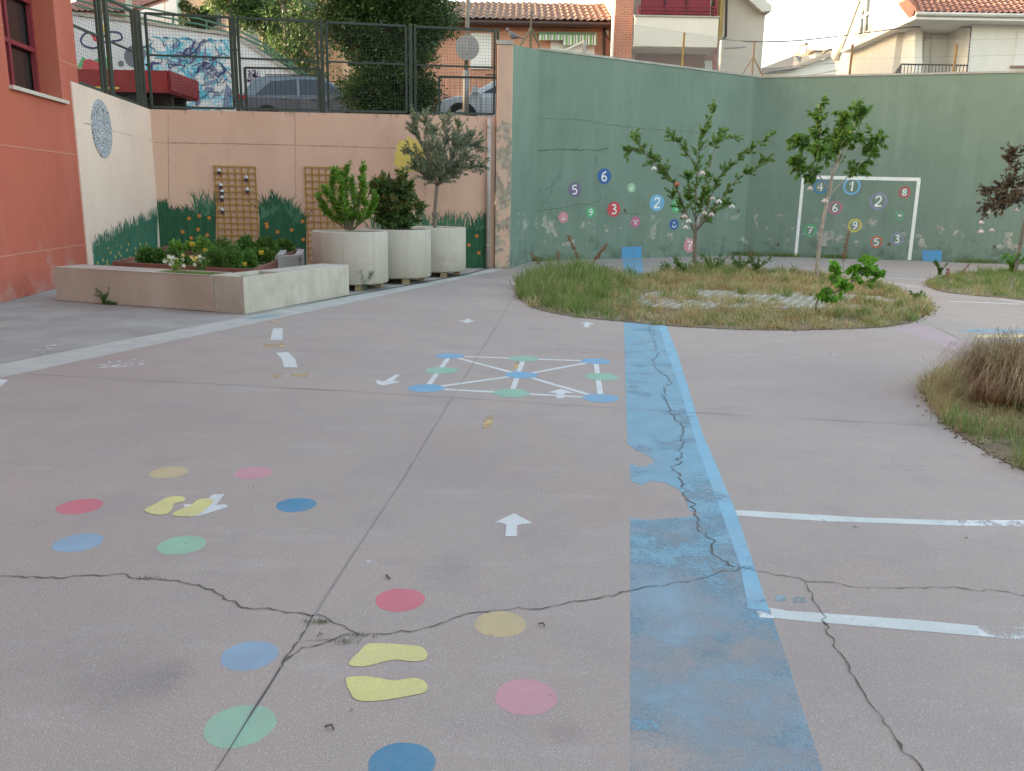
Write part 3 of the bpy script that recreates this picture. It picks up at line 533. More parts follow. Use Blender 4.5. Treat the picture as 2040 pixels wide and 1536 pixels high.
# speckled grey oval and yellow sun
m, n, l, b = nodes('scribbled grey'); f = noise(n, l, 11, 1, .5)
wv = N(n, 'ShaderNodeTexWave', Scale=1.0); wv.inputs['Distortion'].default_value = 0
sn = mth(n, l, 'SINE', mth(n, l, 'MULTIPLY', f, 75)); l.new(ramp(n, l, mth(n, l, 'ADD', mth(n, l, 'MULTIPLY', sn, .5), .5), [(.35, (.06, .07, .09)), (.6, (.55, .56, .6))]), b.inputs['Base Color']); b.inputs['Roughness'].default_value = .9
c = WL.at(204, 257, .02); r_ = abs(WL.at(204, 200, .02).z-c.z); ru = (WL.at(223, 257)-WL.at(185, 257)).length/2
mb = MB(); rim = [c+WL.u*math.cos(a*.1571)*ru*(1+.02*random.random())+V((0, 0, math.sin(a*.1571)*r_*(1+.02*random.random()))) for a in range(40)]; mb.slab(rim, -WL.n*.016); mb.build('speckled_disc', m, side, label='speckled grey oval disc')
c = WB.at(817, 312, .004); mb = MB(); mb.poly(*[c+WB.u*math.cos(a*.1047)*.36*k+V((0, 0, math.sin(a*.1047)*.36*k)) for a in range(60) for k in [1+random.uniform(-.2, .16)]]); mb.build('painted_sun', mat('mural yellow', (.66, .52, .14), (.62, .47, .12), 6, .8), back, label='ragged yellow sun')
# trellises
M_wood = mat('honey trellis wood', (.42, .24, .07), (.33, .18, .05), 12, .7, .2, 90)
def trellis(x0, x1, y0, y1, nx, ny, label):
    a = WB.at(x0, y0, .03); b_ = WB.at(x1, y0, .03); za, zb = a.z, WB.at(x0, y1, .03).z; L = (b_-a).length
    t = thing('trellis', label, 'trellis', V((a.x, a.y, zb)), 'wooden trellises on the salmon wall')
    mb = MB(); mb2 = MB()
    for i in range(nx+1): q = a+(b_-a)*i/nx; mb.bar(V((q.x, q.y, zb)), V((q.x, q.y, za)), .028, .016)
    for j in range(ny+1): z = zb+(za-zb)*j/ny; mb2.bar(V((a.x, a.y-.018, z))-WB.u*.02, V((b_.x, b_.y-.018, z))+WB.u*.02, .016, .028)
    mb.build('upright_laths', M_wood, t); mb2.build('cross_laths', M_wood, t); return t
trellis(427, 508, 331, 480, 6, 12, 'honey wood trellis left of the painted tuft with small hanging bottles'); trellis(608, 690, 333, 520, 6, 14, 'honey wood trellis behind the light green shrub')
M_bt = mat('dark bottle plastic', (.09, .06, .07), None, 20, .3, 0); M_bw = mat('clear bottle plastic', (.55, .56, .58), None, 20, .25, 0)
for i, (x, y) in enumerate(((437, 343), (491, 357), (493, 381), (442, 384), (442, 396), (443, 421), (440, 372))):
    c = WB.at(x, y, .09); t = thing('hanging_bottle', 'small cut bottle pot hung on the left trellis, %s' % ('top left', 'upper right', 'right below the upper one', 'left, middle of the column', 'left, just under the middle pot', 'lowest on the left', 'left, second from the top')[i], 'bottle', c, 'cut bottle pots on the left trellis')
    MB().lathe(c, [(0, -.055), (.03, -.05), (.042, -.01), (.042, .02)], 10).build('pot', M_bt, t, smooth=True); MB().lathe(c, [(.042, .02), (.036, .05), (.016, .07), (.012, .085), (0, .086)], 10).build('rim', M_bw, t, smooth=True)
# downpipe
M_pipe = mat('grey pvc pipe', (.42, .38, .36), (.34, .30, .29), 3, .5, .05)
pd = WB.at(973, 400, .07); dp = thing('downpipe', 'grey downpipe on the salmon wall beside the pillar', 'pipe', (pd.x, pd.y, 0)); MB().tube([(pd.x, pd.y, .02), (pd.x, pd.y, zt1-.05)], .045, 12).build('pipe', M_pipe, dp, smooth=True)
for z in (.5, 1.5, 2.5, 3.0): MB().tube([(pd.x, pd.y, z), (pd.x, pd.y, z+.035)], .054, 12).build('pipe_clamp', M_cap, dp)
# ================================================================ RED SCHOOL
sch = thing('school_building', 'terracotta plastered school building with a red framed window', 'building', (-7.2, 14.2, 0))
SW = Wall(G(0, 604), G(185, 556)); ucorner = SW.uv(186, 480)[0]; uw0, zs_ = SW.uv(19, 166); uw1, _ = SW.uv(125, 203); zs_ = (zs_+_)/2; zw1 = 5.4; HB = 9.8
D = .42
mb = MB()
def sslab(u0, u1, z0, z1, off=0, th=.6): mb.slab([SW.pt(u0, z0, off), SW.pt(u1, z0, off), SW.pt(u1, z1, off), SW.pt(u0, z1, off)], -SW.n*th)
sslab(-40, uw0, 0, HB); sslab(uw1, ucorner, 0, HB); sslab(uw0, uw1, 0, zs_); sslab(uw0, uw1, zw1, HB)
mb.build('wall', M_red, sch)
mb = MB(); far = SW.pt(ucorner, 0, -.6); bx = [SW.pt(-40, 0, -.6), SW.pt(ucorner, 0, -.6), SW.pt(ucorner, 0, -9), SW.pt(-40, 0, -9)]
for i, (a, b_) in enumerate(zip(bx[1:], bx[2:]+bx[:1])): mb.quad(a, b_, b_+V((0, 0, HB)), a+V((0, 0, HB)))
mb.build('rear_wall', M_red, sch); MB().slab([p+V((0, 0, HB)) for p in (SW.pt(-40, 0, .15), SW.pt(ucorner+.1, 0, .15), bx[2], bx[3])], (0, 0, .2)).build('roof', M_cap, sch)
M_frm = mat('dark red window frame', (.24, .035, .045), (.2, .03, .04), 6, .45, .05)
mb = MB(); uu = [uw0, (uw0+uw1-.05)/2+.02, uw1-.03]; zz = [zs_+.02]
while zz[-1] < zw1-.1: zz.append(min(zz[-1]+.72, zw1))
fo = -(D-.06)
for u in uu: mb.bar(SW.pt(u, zs_, fo), SW.pt(u, zw1, fo), .07, .07, SW.u)
for z in zz: mb.bar(SW.pt(uw0, z, fo+.002), SW.pt(uw1, z, fo+.002), .065, .065)
win = mb.build('window', M_frm, sch, label='tall red framed window')
m, n, l, b = nodes('dark window glass'); b.inputs['Base Color'].default_value = (.02, .025, .025, 1); b.inputs['Roughness'].default_value = .04; b.inputs['Specular IOR Level'].default_value = 1.0; M_glass = m
MB().quad(SW.pt(uw0, zs_, -D), SW.pt(uw1, zs_, -D), SW.pt(uw1, zw1, -D), SW.pt(uw0, zw1, -D)).build('glass', M_glass, win)
M_sill = mat('pale stone sill', (.56, .48, .42), (.5, .42, .36), 4, .8, .1)
MB().slab([SW.pt(uw0-.03, zs_-.05, .06), SW.pt(uw1+.12, zs_-.05, .06), SW.pt(uw1+.12, zs_+.003, .06), SW.pt(uw0-.03, zs_+.003, .06)], -SW.n*(D+.02)).build('sill', M_sill, win)
M_gv = mat('pale groove', (.55, .22, .16), None, 5, .9, 0)
for (a, b_) in (((0, 288), (172, 319)), ((0, 511), (184, 490)), ((116, 115), (163, 139)), ((0, 56), (8, 60))):
    A = SW.at(*a, .004); Bq = SW.at(*b_, .004)
    if a[0] == 0: A = A-(Bq-A).normalized()*3
    z = (A.z+Bq.z)/2; A.z = z; Bq.z = z; MB().ribbon([A, Bq], .022, SW.n).build('groove', M_gv, sch)
# ================================================================ STREET TERRACE (raised ground behind the walls)
def zst(y): return 2.95+min(1, max(0, (y-17)/11))*.42
_e = [WL.pt(0, 0, -.28), WB.pt(-.25, 0, -.28), WB.pt(u1, 0, -.28), W1.pt(len1*.5, 0, -.25), W2.pt(0, 0, -.28), W2.pt(len2, 0, -.28), W3.pt(len3+8.9, 0, -.28)]
edge = [(-60, _e[0].y), (WL.pt(0, 0, -.28).x, _e[0].y)]+[(q.x, q.y) for q in _e[1:]]+[(70, 12)]
mb = MB(); ys = [0, 2, 5, 10, 16, 30, 80, 240]
for (x0, y0), (x1, y1) in zip(edge, edge[1:]):
    for a, b_ in zip(ys, ys[1:]): mb.quad((x0, y0+a, zst(y0+a)), (x1, y1+a, zst(y1+a)), (x1, y1+b_, zst(y1+b_)), (x0, y0+b_, zst(y0+b_)))
mb.build('street', mat('street asphalt', (.09, .088, .085), (.07, .068, .066), 3, .9, .3, 80), kind='structure', label='asphalt street raised behind the retaining walls')
# ================================================================ FENCE
M_fen = mat('dark green painted steel', (.028, .045, .04), (.04, .06, .052), 12, .5, .1, 60)
M_wire = mat('dark galvanised mesh', (.035, .042, .04), None, 12, .5, 0)
def panel(par, A, B_, z0a, z0b, z1a, z1b, midz=.56, g=.062):
    """framed mesh panel between ground points A and B (bottom z0, top z1)"""
    a0, a1, b0, b1 = V((A.x, A.y, z0a)), V((A.x, A.y, z1a)), V((B_.x, B_.y, z0b)), V((B_.x, B_.y, z1b)); fr = MB()
    for p, q in ((a0, a1), (b0, b1), (a0, b0), (a1, b1)): fr.bar(p, q, .045)
    if midz: fr.bar(a0.lerp(a1, midz), b0.lerp(b1, midz), .035)
    fr.build('panel_frame', M_fen, par)
    ms = MB(); L = (B_-A).length; nx = int(L/g); H = z1a-z0a; ny = int(H/g)
    for i in range(1, nx): t = i/nx; ms.bar(a0.lerp(b0, t), a1.lerp(b1, t), .0033)
    for j in range(1, ny): t = j/ny; ms.bar(a0.lerp(a1, t), b0.lerp(b1, t), .0033)
    ms.build('mesh_panel', M_wire, par)
fb = thing('steel_fence', 'dark green framed mesh fence along the top of the salmon wall', 'fence', WB.pt(0, zt0)); fb['kind'] = 'thing'
gs = [(303, 467), (482, 636), (655, 810), (828, 984)]
for i, (x0, x1) in enumerate(gs):
    A = WB.at(x0, 215, -.12); B_ = WB.at(x1, 215, -.12); zt_ = [WB.at(x, y, -.12).z for x, y in ((x0, 74), (x1, 79))]; zb_ = [WB.at(x, y, -.12).z for x, y in ((x0, 217), (x1, 226))]
    panel(fb, A, B_, zt0+.06+i*(zt1-zt0)/4, zt0+.06+(i+1)*(zt1-zt0)/4, 5.0, 5.0)
for x in (290, 474, 645, 819, 990):
    q = WB.at(x, 215, -.12); z0 = zt0+(x-303)/680*(zt1-zt0)-.15; mb = MB(); mb.bar(V((q.x, q.y, z0)), V((q.x, q.y, 5.05)), .06)
    for dz in (.35, 1.35):
        if x < 985: mb.bar(V((q.x-.1, q.y, z0+dz)), V((q.x+.1, q.y, z0+dz)), .025)
    mb.build('post', M_fen, fb)
# lower gates/rails seen behind the fence
for x0, x1, y0 in ((492, 640, 135), (875, 990, 153)):
    A = P(x0, 220, 19.6); B_ = P(x1, 222, 19.6); zt_ = P(x0, y0, 19.6).z
    gt = thing('low_barrier', 'low dark green barrier frame behind the fence, %s' % ('in front of the grey car' if x0 < 600 else 'beside the lamp post'), 'barrier', V((A.x, A.y, zst(A.y))), 'low green barriers behind the fence')
    zz0 = zst(19.6)
    for q in (A, B_): MB().bar(V((q.x, q.y, zz0)), V((q.x, q.y, zt_)), .05).build('post', M_fen, gt)
    mb = MB(); mb.bar(V((A.x, A.y, zt_)), V((B_.x, B_.y, zt_)), .045); mb.bar(V((A.x, A.y, zz0+.25)), V((B_.x, B_.y, zz0+.25)), .035)
    k = int((B_-A).length/.11)
    for i in range(1, k): q = A.lerp(B_, i/k); mb.bar(V((q.x, q.y, zz0+.25)), V((q.x, q.y, zt_)), .008)
    mb.build('rail', M_fen, gt)
fs = thing('steel_fence', 'dark green framed mesh fence on the cream side wall beside the school', 'fence', WL.pt(0, zl0)); fs['kind'] = 'thing'
def lz(u): return zl0+(zt0-zl0)*u/ll
for (ua_, ub_) in ((.02, WL.uv(215, 150)[0]), (WL.uv(236, 150)[0], WL.uv(283, 150)[0])):
    A = WL.pt(ua_, 0, -.12); B_ = WL.pt(ub_, 0, -.12); panel(fs, A, B_, lz(ua_)+.06, lz(ub_)+.06, 4.98, 4.98)
for x in (222, 233, 290):
    u = WL.uv(x, 150)[0]; q = WL.pt(u, 0, -.12); MB().bar(V((q.x, q.y, lz(u)-.1)), V((q.x, q.y, 5.03)), .06).build('post', M_fen, fs)
# chain link fence on the ball court wall
M_gal = mat('galvanised wire', (.33, .34, .33), None, 12, .5, 0, metal=.3); M_rust = mat('rusty painted post', (.20, .09, .06), (.28, .2, .08), 7, .7, .2, 60); M_oldg = mat('old green post', (.09, .13, .08), (.2, .14, .09), 6, .7, .2, 60); M_yel = mat('ochre post paint', (.42, .27, .06), (.25, .13, .06), 5, .7, .2)
cf = thing('chain_link_fence', 'rusty chain link fence on top of the green court wall', 'fence', W2.pt(0, HW)); cf['kind'] = 'thing'
def chain(W, ua_, ub_, z0, z1a, z1b, g=.075):
    mb = MB(); L = ub_-ua_
    def zt(u): return z1a+(z1b-z1a)*(u-ua_)/L
    k = int((L+2)/g)
    for s_ in (1, -1):
        for i in range(-20, k+20):
            u = ua_+i*g; 
            # line from (u,z0) going s_*45deg, clipped to range
            H = max(z1a, z1b)-z0; p0_, p1x = u, u+s_*H; t0, t1 = 0., 1.
            for lim, sg in ((ua_, 1), (ub_, -1)):
                d0, d1 = sg*(p0_-lim), sg*(p1x-lim)
                if d0 < 0 and d1 < 0: t1 = -1; break
                if d0 < 0: t0 = max(t0, d0/(d0-d1))
                elif d1 < 0: t1 = min(t1, d0/(d0-d1))
            if t1-t0 < .01: continue
            ue = p0_+(p1x-p0_)*t1
            A = W.pt(p0_+(p1x-p0_)*t0, z0+H*t0, -.15); B_ = W.pt(ue, z0+H*t1, -.15)
            if B_.z > zt(ue): 
                f = (zt(ue)-A.z)/(B_.z-A.z); B_ = A.lerp(B_, max(0, f))
            mb.bar(A, B_, .0045)
    for z in (.02, .45): mb.bar(W.pt(ua_, z0+z, -.15), W.pt(ub_, z0+z, -.15), .006)
    mb.bar(W.pt(ua_, z1a, -.15), W.pt(ub_, z1b, -.15), .006)
    mb.build('chain_link_mesh', M_gal, cf)
zA = W2.uv(1265, 47)[1]; zB = W2.uv(1505, 84)[1]
chain(W2, W2.uv(1265, 100)[0], len2, HW+.02, zA, zB); chain(W3, 0, len3+8.5, HW, zB, W3.uv(2030, 82)[1])
for W, x, yt, m_, br in ((W2, 1065, 22, M_oldg, 1), (W2, 1371, 63, M_yel, 0), (W3, 1503, 83, M_rust, 1), (W3, 1700, 86, M_rust, 0), (W3, 1909, 87, M_rust, 0)):
    u, zt_ = W.uv(x, yt); mb = MB(); mb.bar(W.pt(u, HW, -.15), W.pt(u, zt_, -.15), .05)
    if br:
        s_ = (W.uv(x+18, 120)[0]-u)*1.15; zb_ = HW+(zt_-HW)*.6
        mb.bar(W.pt(u, zb_, -.15), W.pt(u-s_, HW, -.15), .035); mb.bar(W.pt(u, zb_, -.15), W.pt(u+s_, HW, -.15), .035)
    mb.build('post', m_, cf)
# pigeon on the pillar
pb = V(((q0.x+q1.x)/2+.12, (q0.y+q1.y)/2+.2, hp)); M_pg_ = mat('pigeon grey', (.17, .18, .2), (.11, .115, .13), 20, .7, .1); M_leg = mat('pigeon leg', (.35, .1, .08), None, 9, .7, 0)
bird = thing('pigeon', 'grey pigeon standing on top of the salmon pillar facing left', 'bird', pb)
sec = [(-.135, .235, .004), (-.115, .24, .012), (-.10, .245, .03), (-.08, .255, .036), (-.06, .245, .034), (-.05, .215, .033), (-.035, .17, .055), (0, .145, .068), (.05, .13, .066), (.10, .115, .05), (.15, .10, .03), (.22, .085, .022), (.27, .075, .012)]
mb = MB(); k = 12; i0 = 0
for x, z, r_ in sec:
    for q in range(k): a = 2*math.pi*q/k; mb.v.append(pb+V((x, math.cos(a)*r_*(.85 if x < .12 else 1.3), z+math.sin(a)*r_*(1.05 if x < .12 else .45))))
for j in range(len(sec)-1):
    for q in range(k): a = j*k; mb.f.append((a+q, a+(q+1) % k, a+k+(q+1) % k, a+k+q))
mb.build('body', M_pg_, bird, smooth=True)
for s_ in (-1, 1): MB().tube([pb+V((.015, .025*s_, .09)), pb+V((.0, .025*s_, .045)), pb+V((.012, .025*s_, .005)), pb+V((-.03, .03*s_, .004))], .006, 6).build('leg', M_leg, bird)
# ================================================================ VEHICLES
M_carg = mat('grey blue car paint', (.125, .17, .205), None, 2, .3, 0, metal=.3, spec=.6); M_tyre = mat('tyre rubber', (.02, .02, .02), None, 9, .9, .1); M_rim = mat('alloy rim', (.45, .46, .47), None, 9, .35, 0, metal=.8)
M_cglass = mat('dark car glass', (.02, .035, .05), (.02, .035, .05), 2, .05, 0, spec=.5); M_tail = mat('red tail lamp', (.5, .02, .02), None, 3, .2, 0, spec=.8); M_trim = mat('black trim', (.015, .015, .017), None, 5, .5, 0); M_wcar = mat('white car paint', (.62, .66, .7), None, 2, .25, 0, spec=.6)
def car(name, label, loc, L, paintm, prof, roof, wins, mirror=False, lampx=None):
    """side profile along +x; prof lower body outline, roof greenhouse outline; width 1.85"""
    t = thing(name, label, 'car', loc); o = V(loc); hw = .92; sx = -1 if mirror else 1
    def T(x, y, z): return o+V((sx*x, y, z))
    def extr(ol, wf, nm, m_, bev=.04):
        mb = MB(); n_ = len(ol); st = (-1, -.93, .93, 1)
        lo = [T(x, -hw*wf(z), z) for x, z in ol]; hi = [T(x, hw*wf(z), z) for x, z in ol]
        if sx > 0: mb.prism(lo[::-1], hi[::-1])
        else: mb.prism(lo, hi)
        return mb.build(nm, m_, t, bevel=bev, smooth=False)
    body = extr(prof, lambda z: 1-max(0, .55-z)*.08, 'body', paintm, .05); gh = extr(roof, lambda z: 1-max(0, z-.95)*.30, 'greenhouse', paintm, .05)
    for w_ in wins:
        for s_ in (-1, 1): MB().poly(*[T(x, s_*(hw*(1-max(0, z-.95)*.30)+.006), z) for x, z in w_]).build('window', M_cglass, t)
    for cx in (.95, .95+L*.6):
        for s_ in (-1, 1):
            c_ = T(cx, s_*(hw-.1), .36); w1 = MB().tube([c_+V((0, -.11, 0)), c_+V((0, .11, 0))], .36, 24).build('wheel', M_tyre, t); MB().tube([c_+V((0, s_*.09, 0)), c_+V((0, s_*.125, 0))], .23, 16).build('rim', M_rim, w1)
            a = [T(cx+.43*math.cos(k*math.pi/10), s_*(hw*.985+.012), .36+.43*math.sin(k*math.pi/10)) for k in range(11)]; MB().poly(*a).build('wheel_arch', M_trim, t)
    for s_ in (-1, 1):
        MB().slab([T(x, s_*(hw-.02), z) for x, z in ((-.03, .93), (.30, .95), (.36, 1.03), (.08, 1.1), (-.02, 1.06))], V((0, s_*.035, 0))).build('tail_lamp', M_tail, t)
        MB().slab([T(x, s_*(hw+.03), z) for x, z in ((3.02, 1.0), (3.22, 1.0), (3.2, 1.16), (3.05, 1.16))], V((0, s_*.16, 0))).build('mirror', paintm, t)
    for hx in (1.35, 2.35):
        for s_ in (-1, 1): MB().bar(T(hx, s_*(hw+.018), .98), T(hx+.22, s_*(hw+.018), .98), .03).build('door_handle', paintm, t)
    for dx in (1.95, 2.98):
        for s_ in (-1, 1): MB().bar(T(dx, s_*(hw+.004), .4), T(dx, s_*(hw+.004), 1.0), .008).build('door_gap', M_trim, t)
    for s_ in (-1, 1): MB().bar(T(.9, s_*.72, 1.70), T(2.9, s_*.72, 1.72), .03).build('roof_rail', M_trim, t)
    mb = MB().box(o+V((-sx*.0+sx*.0, -.9, .3)), o+V((sx*L, .9, .42))); mb.build('underbody', M_trim, t)
    return t
yc = 28.0; zc_ = zst(yc); tail = P(491, 230, yc)
prof = [(.02, .42), (0, .6), (.03, .95), (.12, 1.06), (1, 1.06), (3.2, 1.03), (3.9, .98), (4.45, .86), (4.62, .7), (4.65, .45), (4.3, .3), (.3, .3)]
roof = [(.12, 1.03), (.3, 1.32), (.52, 1.6), (.9, 1.68), (2.2, 1.70), (2.75, 1.62), (3.2, 1.35), (3.62, 1.02)]
wins = [[(.58, 1.08), (1.05, 1.5), (1.85, 1.58), (1.9, 1.1)], [(1.98, 1.1), (1.94, 1.58), (2.55, 1.57), (2.62, 1.1)], [(2.7, 1.1), (2.64, 1.56), (2.85, 1.48), (3.35, 1.12)]]
car('estate_car', 'dark grey blue family car parked behind the fence with a red tail lamp', (tail.x, yc, zc_+.12), 4.65, M_carg, prof, roof, wins)
yc2 = 24.7; hd = P(872, 226, yc2)
prof2 = [(0, .4), (.02, .9), (.5, 1.0), (3.1, .98), (3.7, .93), (4.1, .8), (4.25, .62), (4.25, .4), (3.9, .28), (.3, .28)]; roof2 = [(.15, .98), (.5, 1.35), (1.0, 1.48), (2.1, 1.5), (2.6, 1.38), (3.35, .96)]
car('white_car', 'white car with its windscreen and bonnet showing beside the lamp post', (hd.x+4.25, yc2, zst(yc2)+.08), 4.25, M_wcar, prof2, roof2, [[(.7, 1.02), (.95, 1.38), (1.7, 1.42), (1.75, 1.02)], [(1.83, 1.02), (1.8, 1.42), (2.25, 1.38), (2.95, 1.02)]], mirror=True)
# red tipper truck, only the rear of its bed in view
yt = 22.5; M_tr = mat('red truck paint', (.25, .02, .025), (.20, .02, .025), 3, .5, .05)
e1 = P(335, 150, yt); ztt = P(300, 140, yt).z; ztb = P(300, 180, yt).z
tk = thing('tipper_truck', 'red tipper truck standing behind the left fence', 'truck', (e1.x-2.5, yt, zst(yt)))
mb = MB(); x1 = e1.x; x0 = x1-4.2
mb.box((x0, yt, ztb), (x1, yt+.05, ztt)); mb.box((x0, yt+1.95, ztb), (x1, yt+2, ztt)); mb.box((x0, yt, ztb-.05), (x1, yt+2, ztb-.003)); mb.build('bed', M_tr, tk)
for i in range(6): xx = x0+.05+i*(x1-x0-.1)/5; MB().bar((xx, yt-.025, ztb), (xx, yt-.025, ztt), .05).build('bed_rib', M_tr, tk)
MB().bar((x0+2.0, yt-.012, ztb+.04), (x0+2.9, yt-.012, ztb+.04), .02, .05).build('reflector_strip', WM['yellow'], tk); MB().box((x1, yt+.02, ztb), (x1+.05, yt+1.98, ztt)).build('tailgate', M_tr, tk)
zs0 = zst(yt); mb = MB().box((x0-1.5, yt+.5, ztb-.35), (x1-.15, yt+.65, ztb-.055)); mb.box((x0-1.5, yt+1.35, ztb-.35), (x1-.15, yt+1.5, ztb-.055)); mb.build('chassis', M_trim, tk)
for wx in (x1-1.0, x0-1.0):
    for wy in (yt+.25, yt+1.75): w1 = MB().tube([(wx, wy-.13, zs0+.42), (wx, wy+.13, zs0+.42)], .42, 20).build('wheel', M_tyre, tk); MB().tube([(wx, wy-.15, zs0+.42), (wx, wy+.15, zs0+.42)], .2, 12).build('rim', M_rim, w1)
mb = MB().slab([V((x0-.1, yt+.05, zs0+.5)), V((x0-1.9, yt+.05, zs0+.5)), V((x0-1.9, yt+.05, zs0+1.4)), V((x0-1.6, yt+.05, zs0+2.3)), V((x0-.1, yt+.05, zs0+2.3))], (0, 1.9, 0)); mb.build('cab', M_tr, tk, bevel=.05)
# lamp post and round sign
M_post = mat('grey lamp post', (.34, .34, .33), (.28, .28, .27), 5, .5, .1, metal=.3); yl = 20.2
a0, a1 = P(928, 225, yl), P(933, 0, yl); lp = thing('lamp_post', 'slim grey lamp post rising behind the fence at the right', 'lamp post', (a0.x, yl, zst(yl)))
MB().tube([(a0.x, yl, zst(yl)), (a0.x, yl, 4.4)], .075, 14).build('base_sleeve', M_post, lp, smooth=True); MB().tube([(a0.x, yl, 4.4), (a1.x+.06, yl, 8.6)], [.05, .04], 12).build('pole', M_post, lp, smooth=True)
MB().tube([(a1.x+.06, yl, 8.55), (a1.x+.06, yl-.3, 8.8), (a1.x+.06, yl-1.1, 8.85)], .03, 8).build('arm', M_post, lp); MB().box((a1.x-.08, yl-1.5, 8.8), (a1.x+.2, yl-.9, 8.9)).build('lamp_head', M_post, lp)
sg = P(931, 95, yl-.1); sn_ = thing('road_sign', 'round grey road sign seen from behind, fixed to the lamp post', 'sign', sg)
MB().tube([sg, sg+V((0, -.02, 0))], .275, 32).build('sign_plate', mat('back of sign', (.30, .31, .31), (.26, .27, .27), 5, .5, .05, metal=.2), sn_); MB().box(sg+V((-.04, -.035, -.12)), sg+V((.04, -.021, .12))).build('bracket', M_post, sn_)
# ================================================================ BACKGROUND BUILDINGS
M_brick = brickmat('salmon brick', (.62, .29, .19), (.55, .25, .16), (.56, .40, .31)); M_brickp = brickmat('red brick pillar', (.52, .19, .12), (.44, .16, .10), (.5, .4, .33))
M_mar = mat('maroon metal', (.20, .02, .035), (.17, .02, .03), 4, .5, .05); M_shut = mat('white roller shutter', (.76, .76, .74), (.7, .7, .68), 2, .6, .05); M_beige = mat('beige render', (.60, .52, .45), (.56, .49, .42), .8, .9, .1)
M_wht = mat('white house render', (.80, .79, .77), (.70, .70, .67), .9, .9, .15, stretch=(2, 2, .4)); M_gut = mat('gutter', (.55, .55, .52), None, 4, .6, 0); M_dkroof = mat('dark slate roof', (.09, .095, .10), (.07, .075, .08), 6, .8, .3, 20)
M_ochre = mat('ochre panel', (.50, .33, .13), None, 3, .8, 0); M_cream = mat('cream parapet', (.68, .64, .58), (.62, .58, .52), 1.5, .9, .1)
def tmat(name, a, b_, c_):
    m, n, l, b = nodes(name); f = noise(n, l, 3.2, 5, .7); f2 = noise(n, l, 14, 3)
    col = ramp(n, l, f, [(.35, a), (.5, b_), (.66, c_)]); col = mix(n, l, col, (.1, .08, .07), mth(n, l, 'MULTIPLY', ramp(n, l, f2, [(.5, (0, 0, 0)), (.7, (1, 1, 1))]), .5)); l.new(col, b.inputs['Base Color']); b.inputs['Roughness'].default_value = .95; return m
M_tile = tmat('old clay tiles', (.30, .17, .12), (.24, .2, .18), (.36, .24, .2)); M_tile2 = tmat('red clay tiles', (.31, .16, .13), (.28, .14, .115), (.24, .13, .115)); M_tilew = tmat('warm clay tiles', (.42, .26, .13), (.38, .22, .12), (.3, .18, .12))
def tileroof(par, e0, e1, upv, length, m, pitch=.24, course=.38, name='roof', r=.06):
    """barrel tile roof: eave from e0 to e1, rising along upv"""
    e0, e1, upv = V(e0), V(e1), V(upv).normalized(); d = (e1-e0); W_ = d.length; d.normalize(); nn = d.cross(upv).normalized()
    if nn.z < 0: nn = -nn
    nc = max(2, int(W_/pitch)); nr = max(1, int(length/course)); S = 6; vv = []; ff = []
    for j in range(nr):
        for e in (0, 1):
            y = (j+e)*course; lift = .035*(1-e)+.0
            for i in range(nc*S+1):
                a = 2*math.pi*i/S; vv.append(e0+d*(i*pitch/S)+upv*y+nn*(lift+r*(.5+.5*math.cos(a))+.012*math.sin(i//S*7.3+j*3.1)))
        b0 = j*2*(nc*S+1)
        for i in range(nc*S): ff.append((b0+i, b0+i+1, b0+nc*S+2+i, b0+nc*S+1+i))
        if j:
            pb_ = b0-(nc*S+1)
            for i in range(nc*S): ff.append((pb_+i, pb_+i+1, b0+i+1, b0+i))
    mb = MB(); mb.v = vv; mb.f = ff
    i0 = len(mb.v); q = [e0-nn*.03, e0+d*nc*pitch-nn*.03, e0+d*nc*pitch+upv*nr*course-nn*.03, e0+upv*nr*course-nn*.03]; mb.slab(q, -nn*.08)
    return mb.build(name, m, par)
def BX(x0, y0, x1, y1, Y, d=.3, mb=None, z0=None):
    """box whose camera face spans pixels x0..x1, y0..y1 at depth Y"""
    a, b_ = P(x0, y1, Y), P(x1, y0, Y); mb = mb or MB(); return mb.box((a.x, Y, a.z if z0 is None else z0), (b_.x, Y+d, b_.z))
# --- brick house
Yb = 32.0; bh = thing('brick_house', 'salmon brick house with an old clay tile roof and striped awning', 'building', (P(1050, 200, Yb).x, Yb, 4)); 
xl, xr = P(780, 100, Yb).x, P(1224, 100, Yb).x; ze = P(1000, 44, Yb).z
MB().box((xl, Yb, 3.8), (xr, Yb+7, ze)).build('wall', M_brick, bh)
tileroof(bh, (xl, Yb-.45, ze-.02), (xr+.1, Yb-.45, ze-.02), (0, 1, .36), 4.3, M_tile)
tileroof(bh, (xl, Yb-.47, ze-.1), (xr+.1, Yb-.47, ze-.1), (0, 1, .36), .3, M_tile2, name='eave_tiles')
MB().tube([(xl, Yb-.52, ze-.12), (xr, Yb-.52, ze-.12)], .065, 8).build('gutter', mat('dark brown gutter', (.07, .045, .04), None, 5, .5, 0), bh); M_brn = MATS['dark brown gutter']
MB().box((xl, Yb-.42, ze-.16), (xr, Yb-.003, ze-.1)).build('soffit', M_brn, bh)
f = BX(937, 66, 979, 137, Yb-.06, .055).build('window', M_shut, bh, label='window with a lowered white shutter'); BX(942, 132, 975, 135, Yb-.075, .012).build('shutter_slot', M_trim, f)
f = BX(1096, 82, 1185, 128, Yb-.05, .045).build('window', M_shut, bh, label='shuttered window under the awning')
f = BX(882, 193, 919, 214, Yb-.05, .045).build('window', M_frm, bh); mb = MB()
for i in range(12): x = 883+i*3.2; a = P(x, 193, Yb-.07); b_ = P(x, 214, Yb-.07); mb.bar(a, b_, .02)
mb.build('grille', M_gal, f)
aw = BX(1072, 65, 1186, 68, Yb-.3, .3).build('awning', mat('awning rail', (.12, .2, .12), None, 4, .6, 0), bh, label='green and white striped awning')
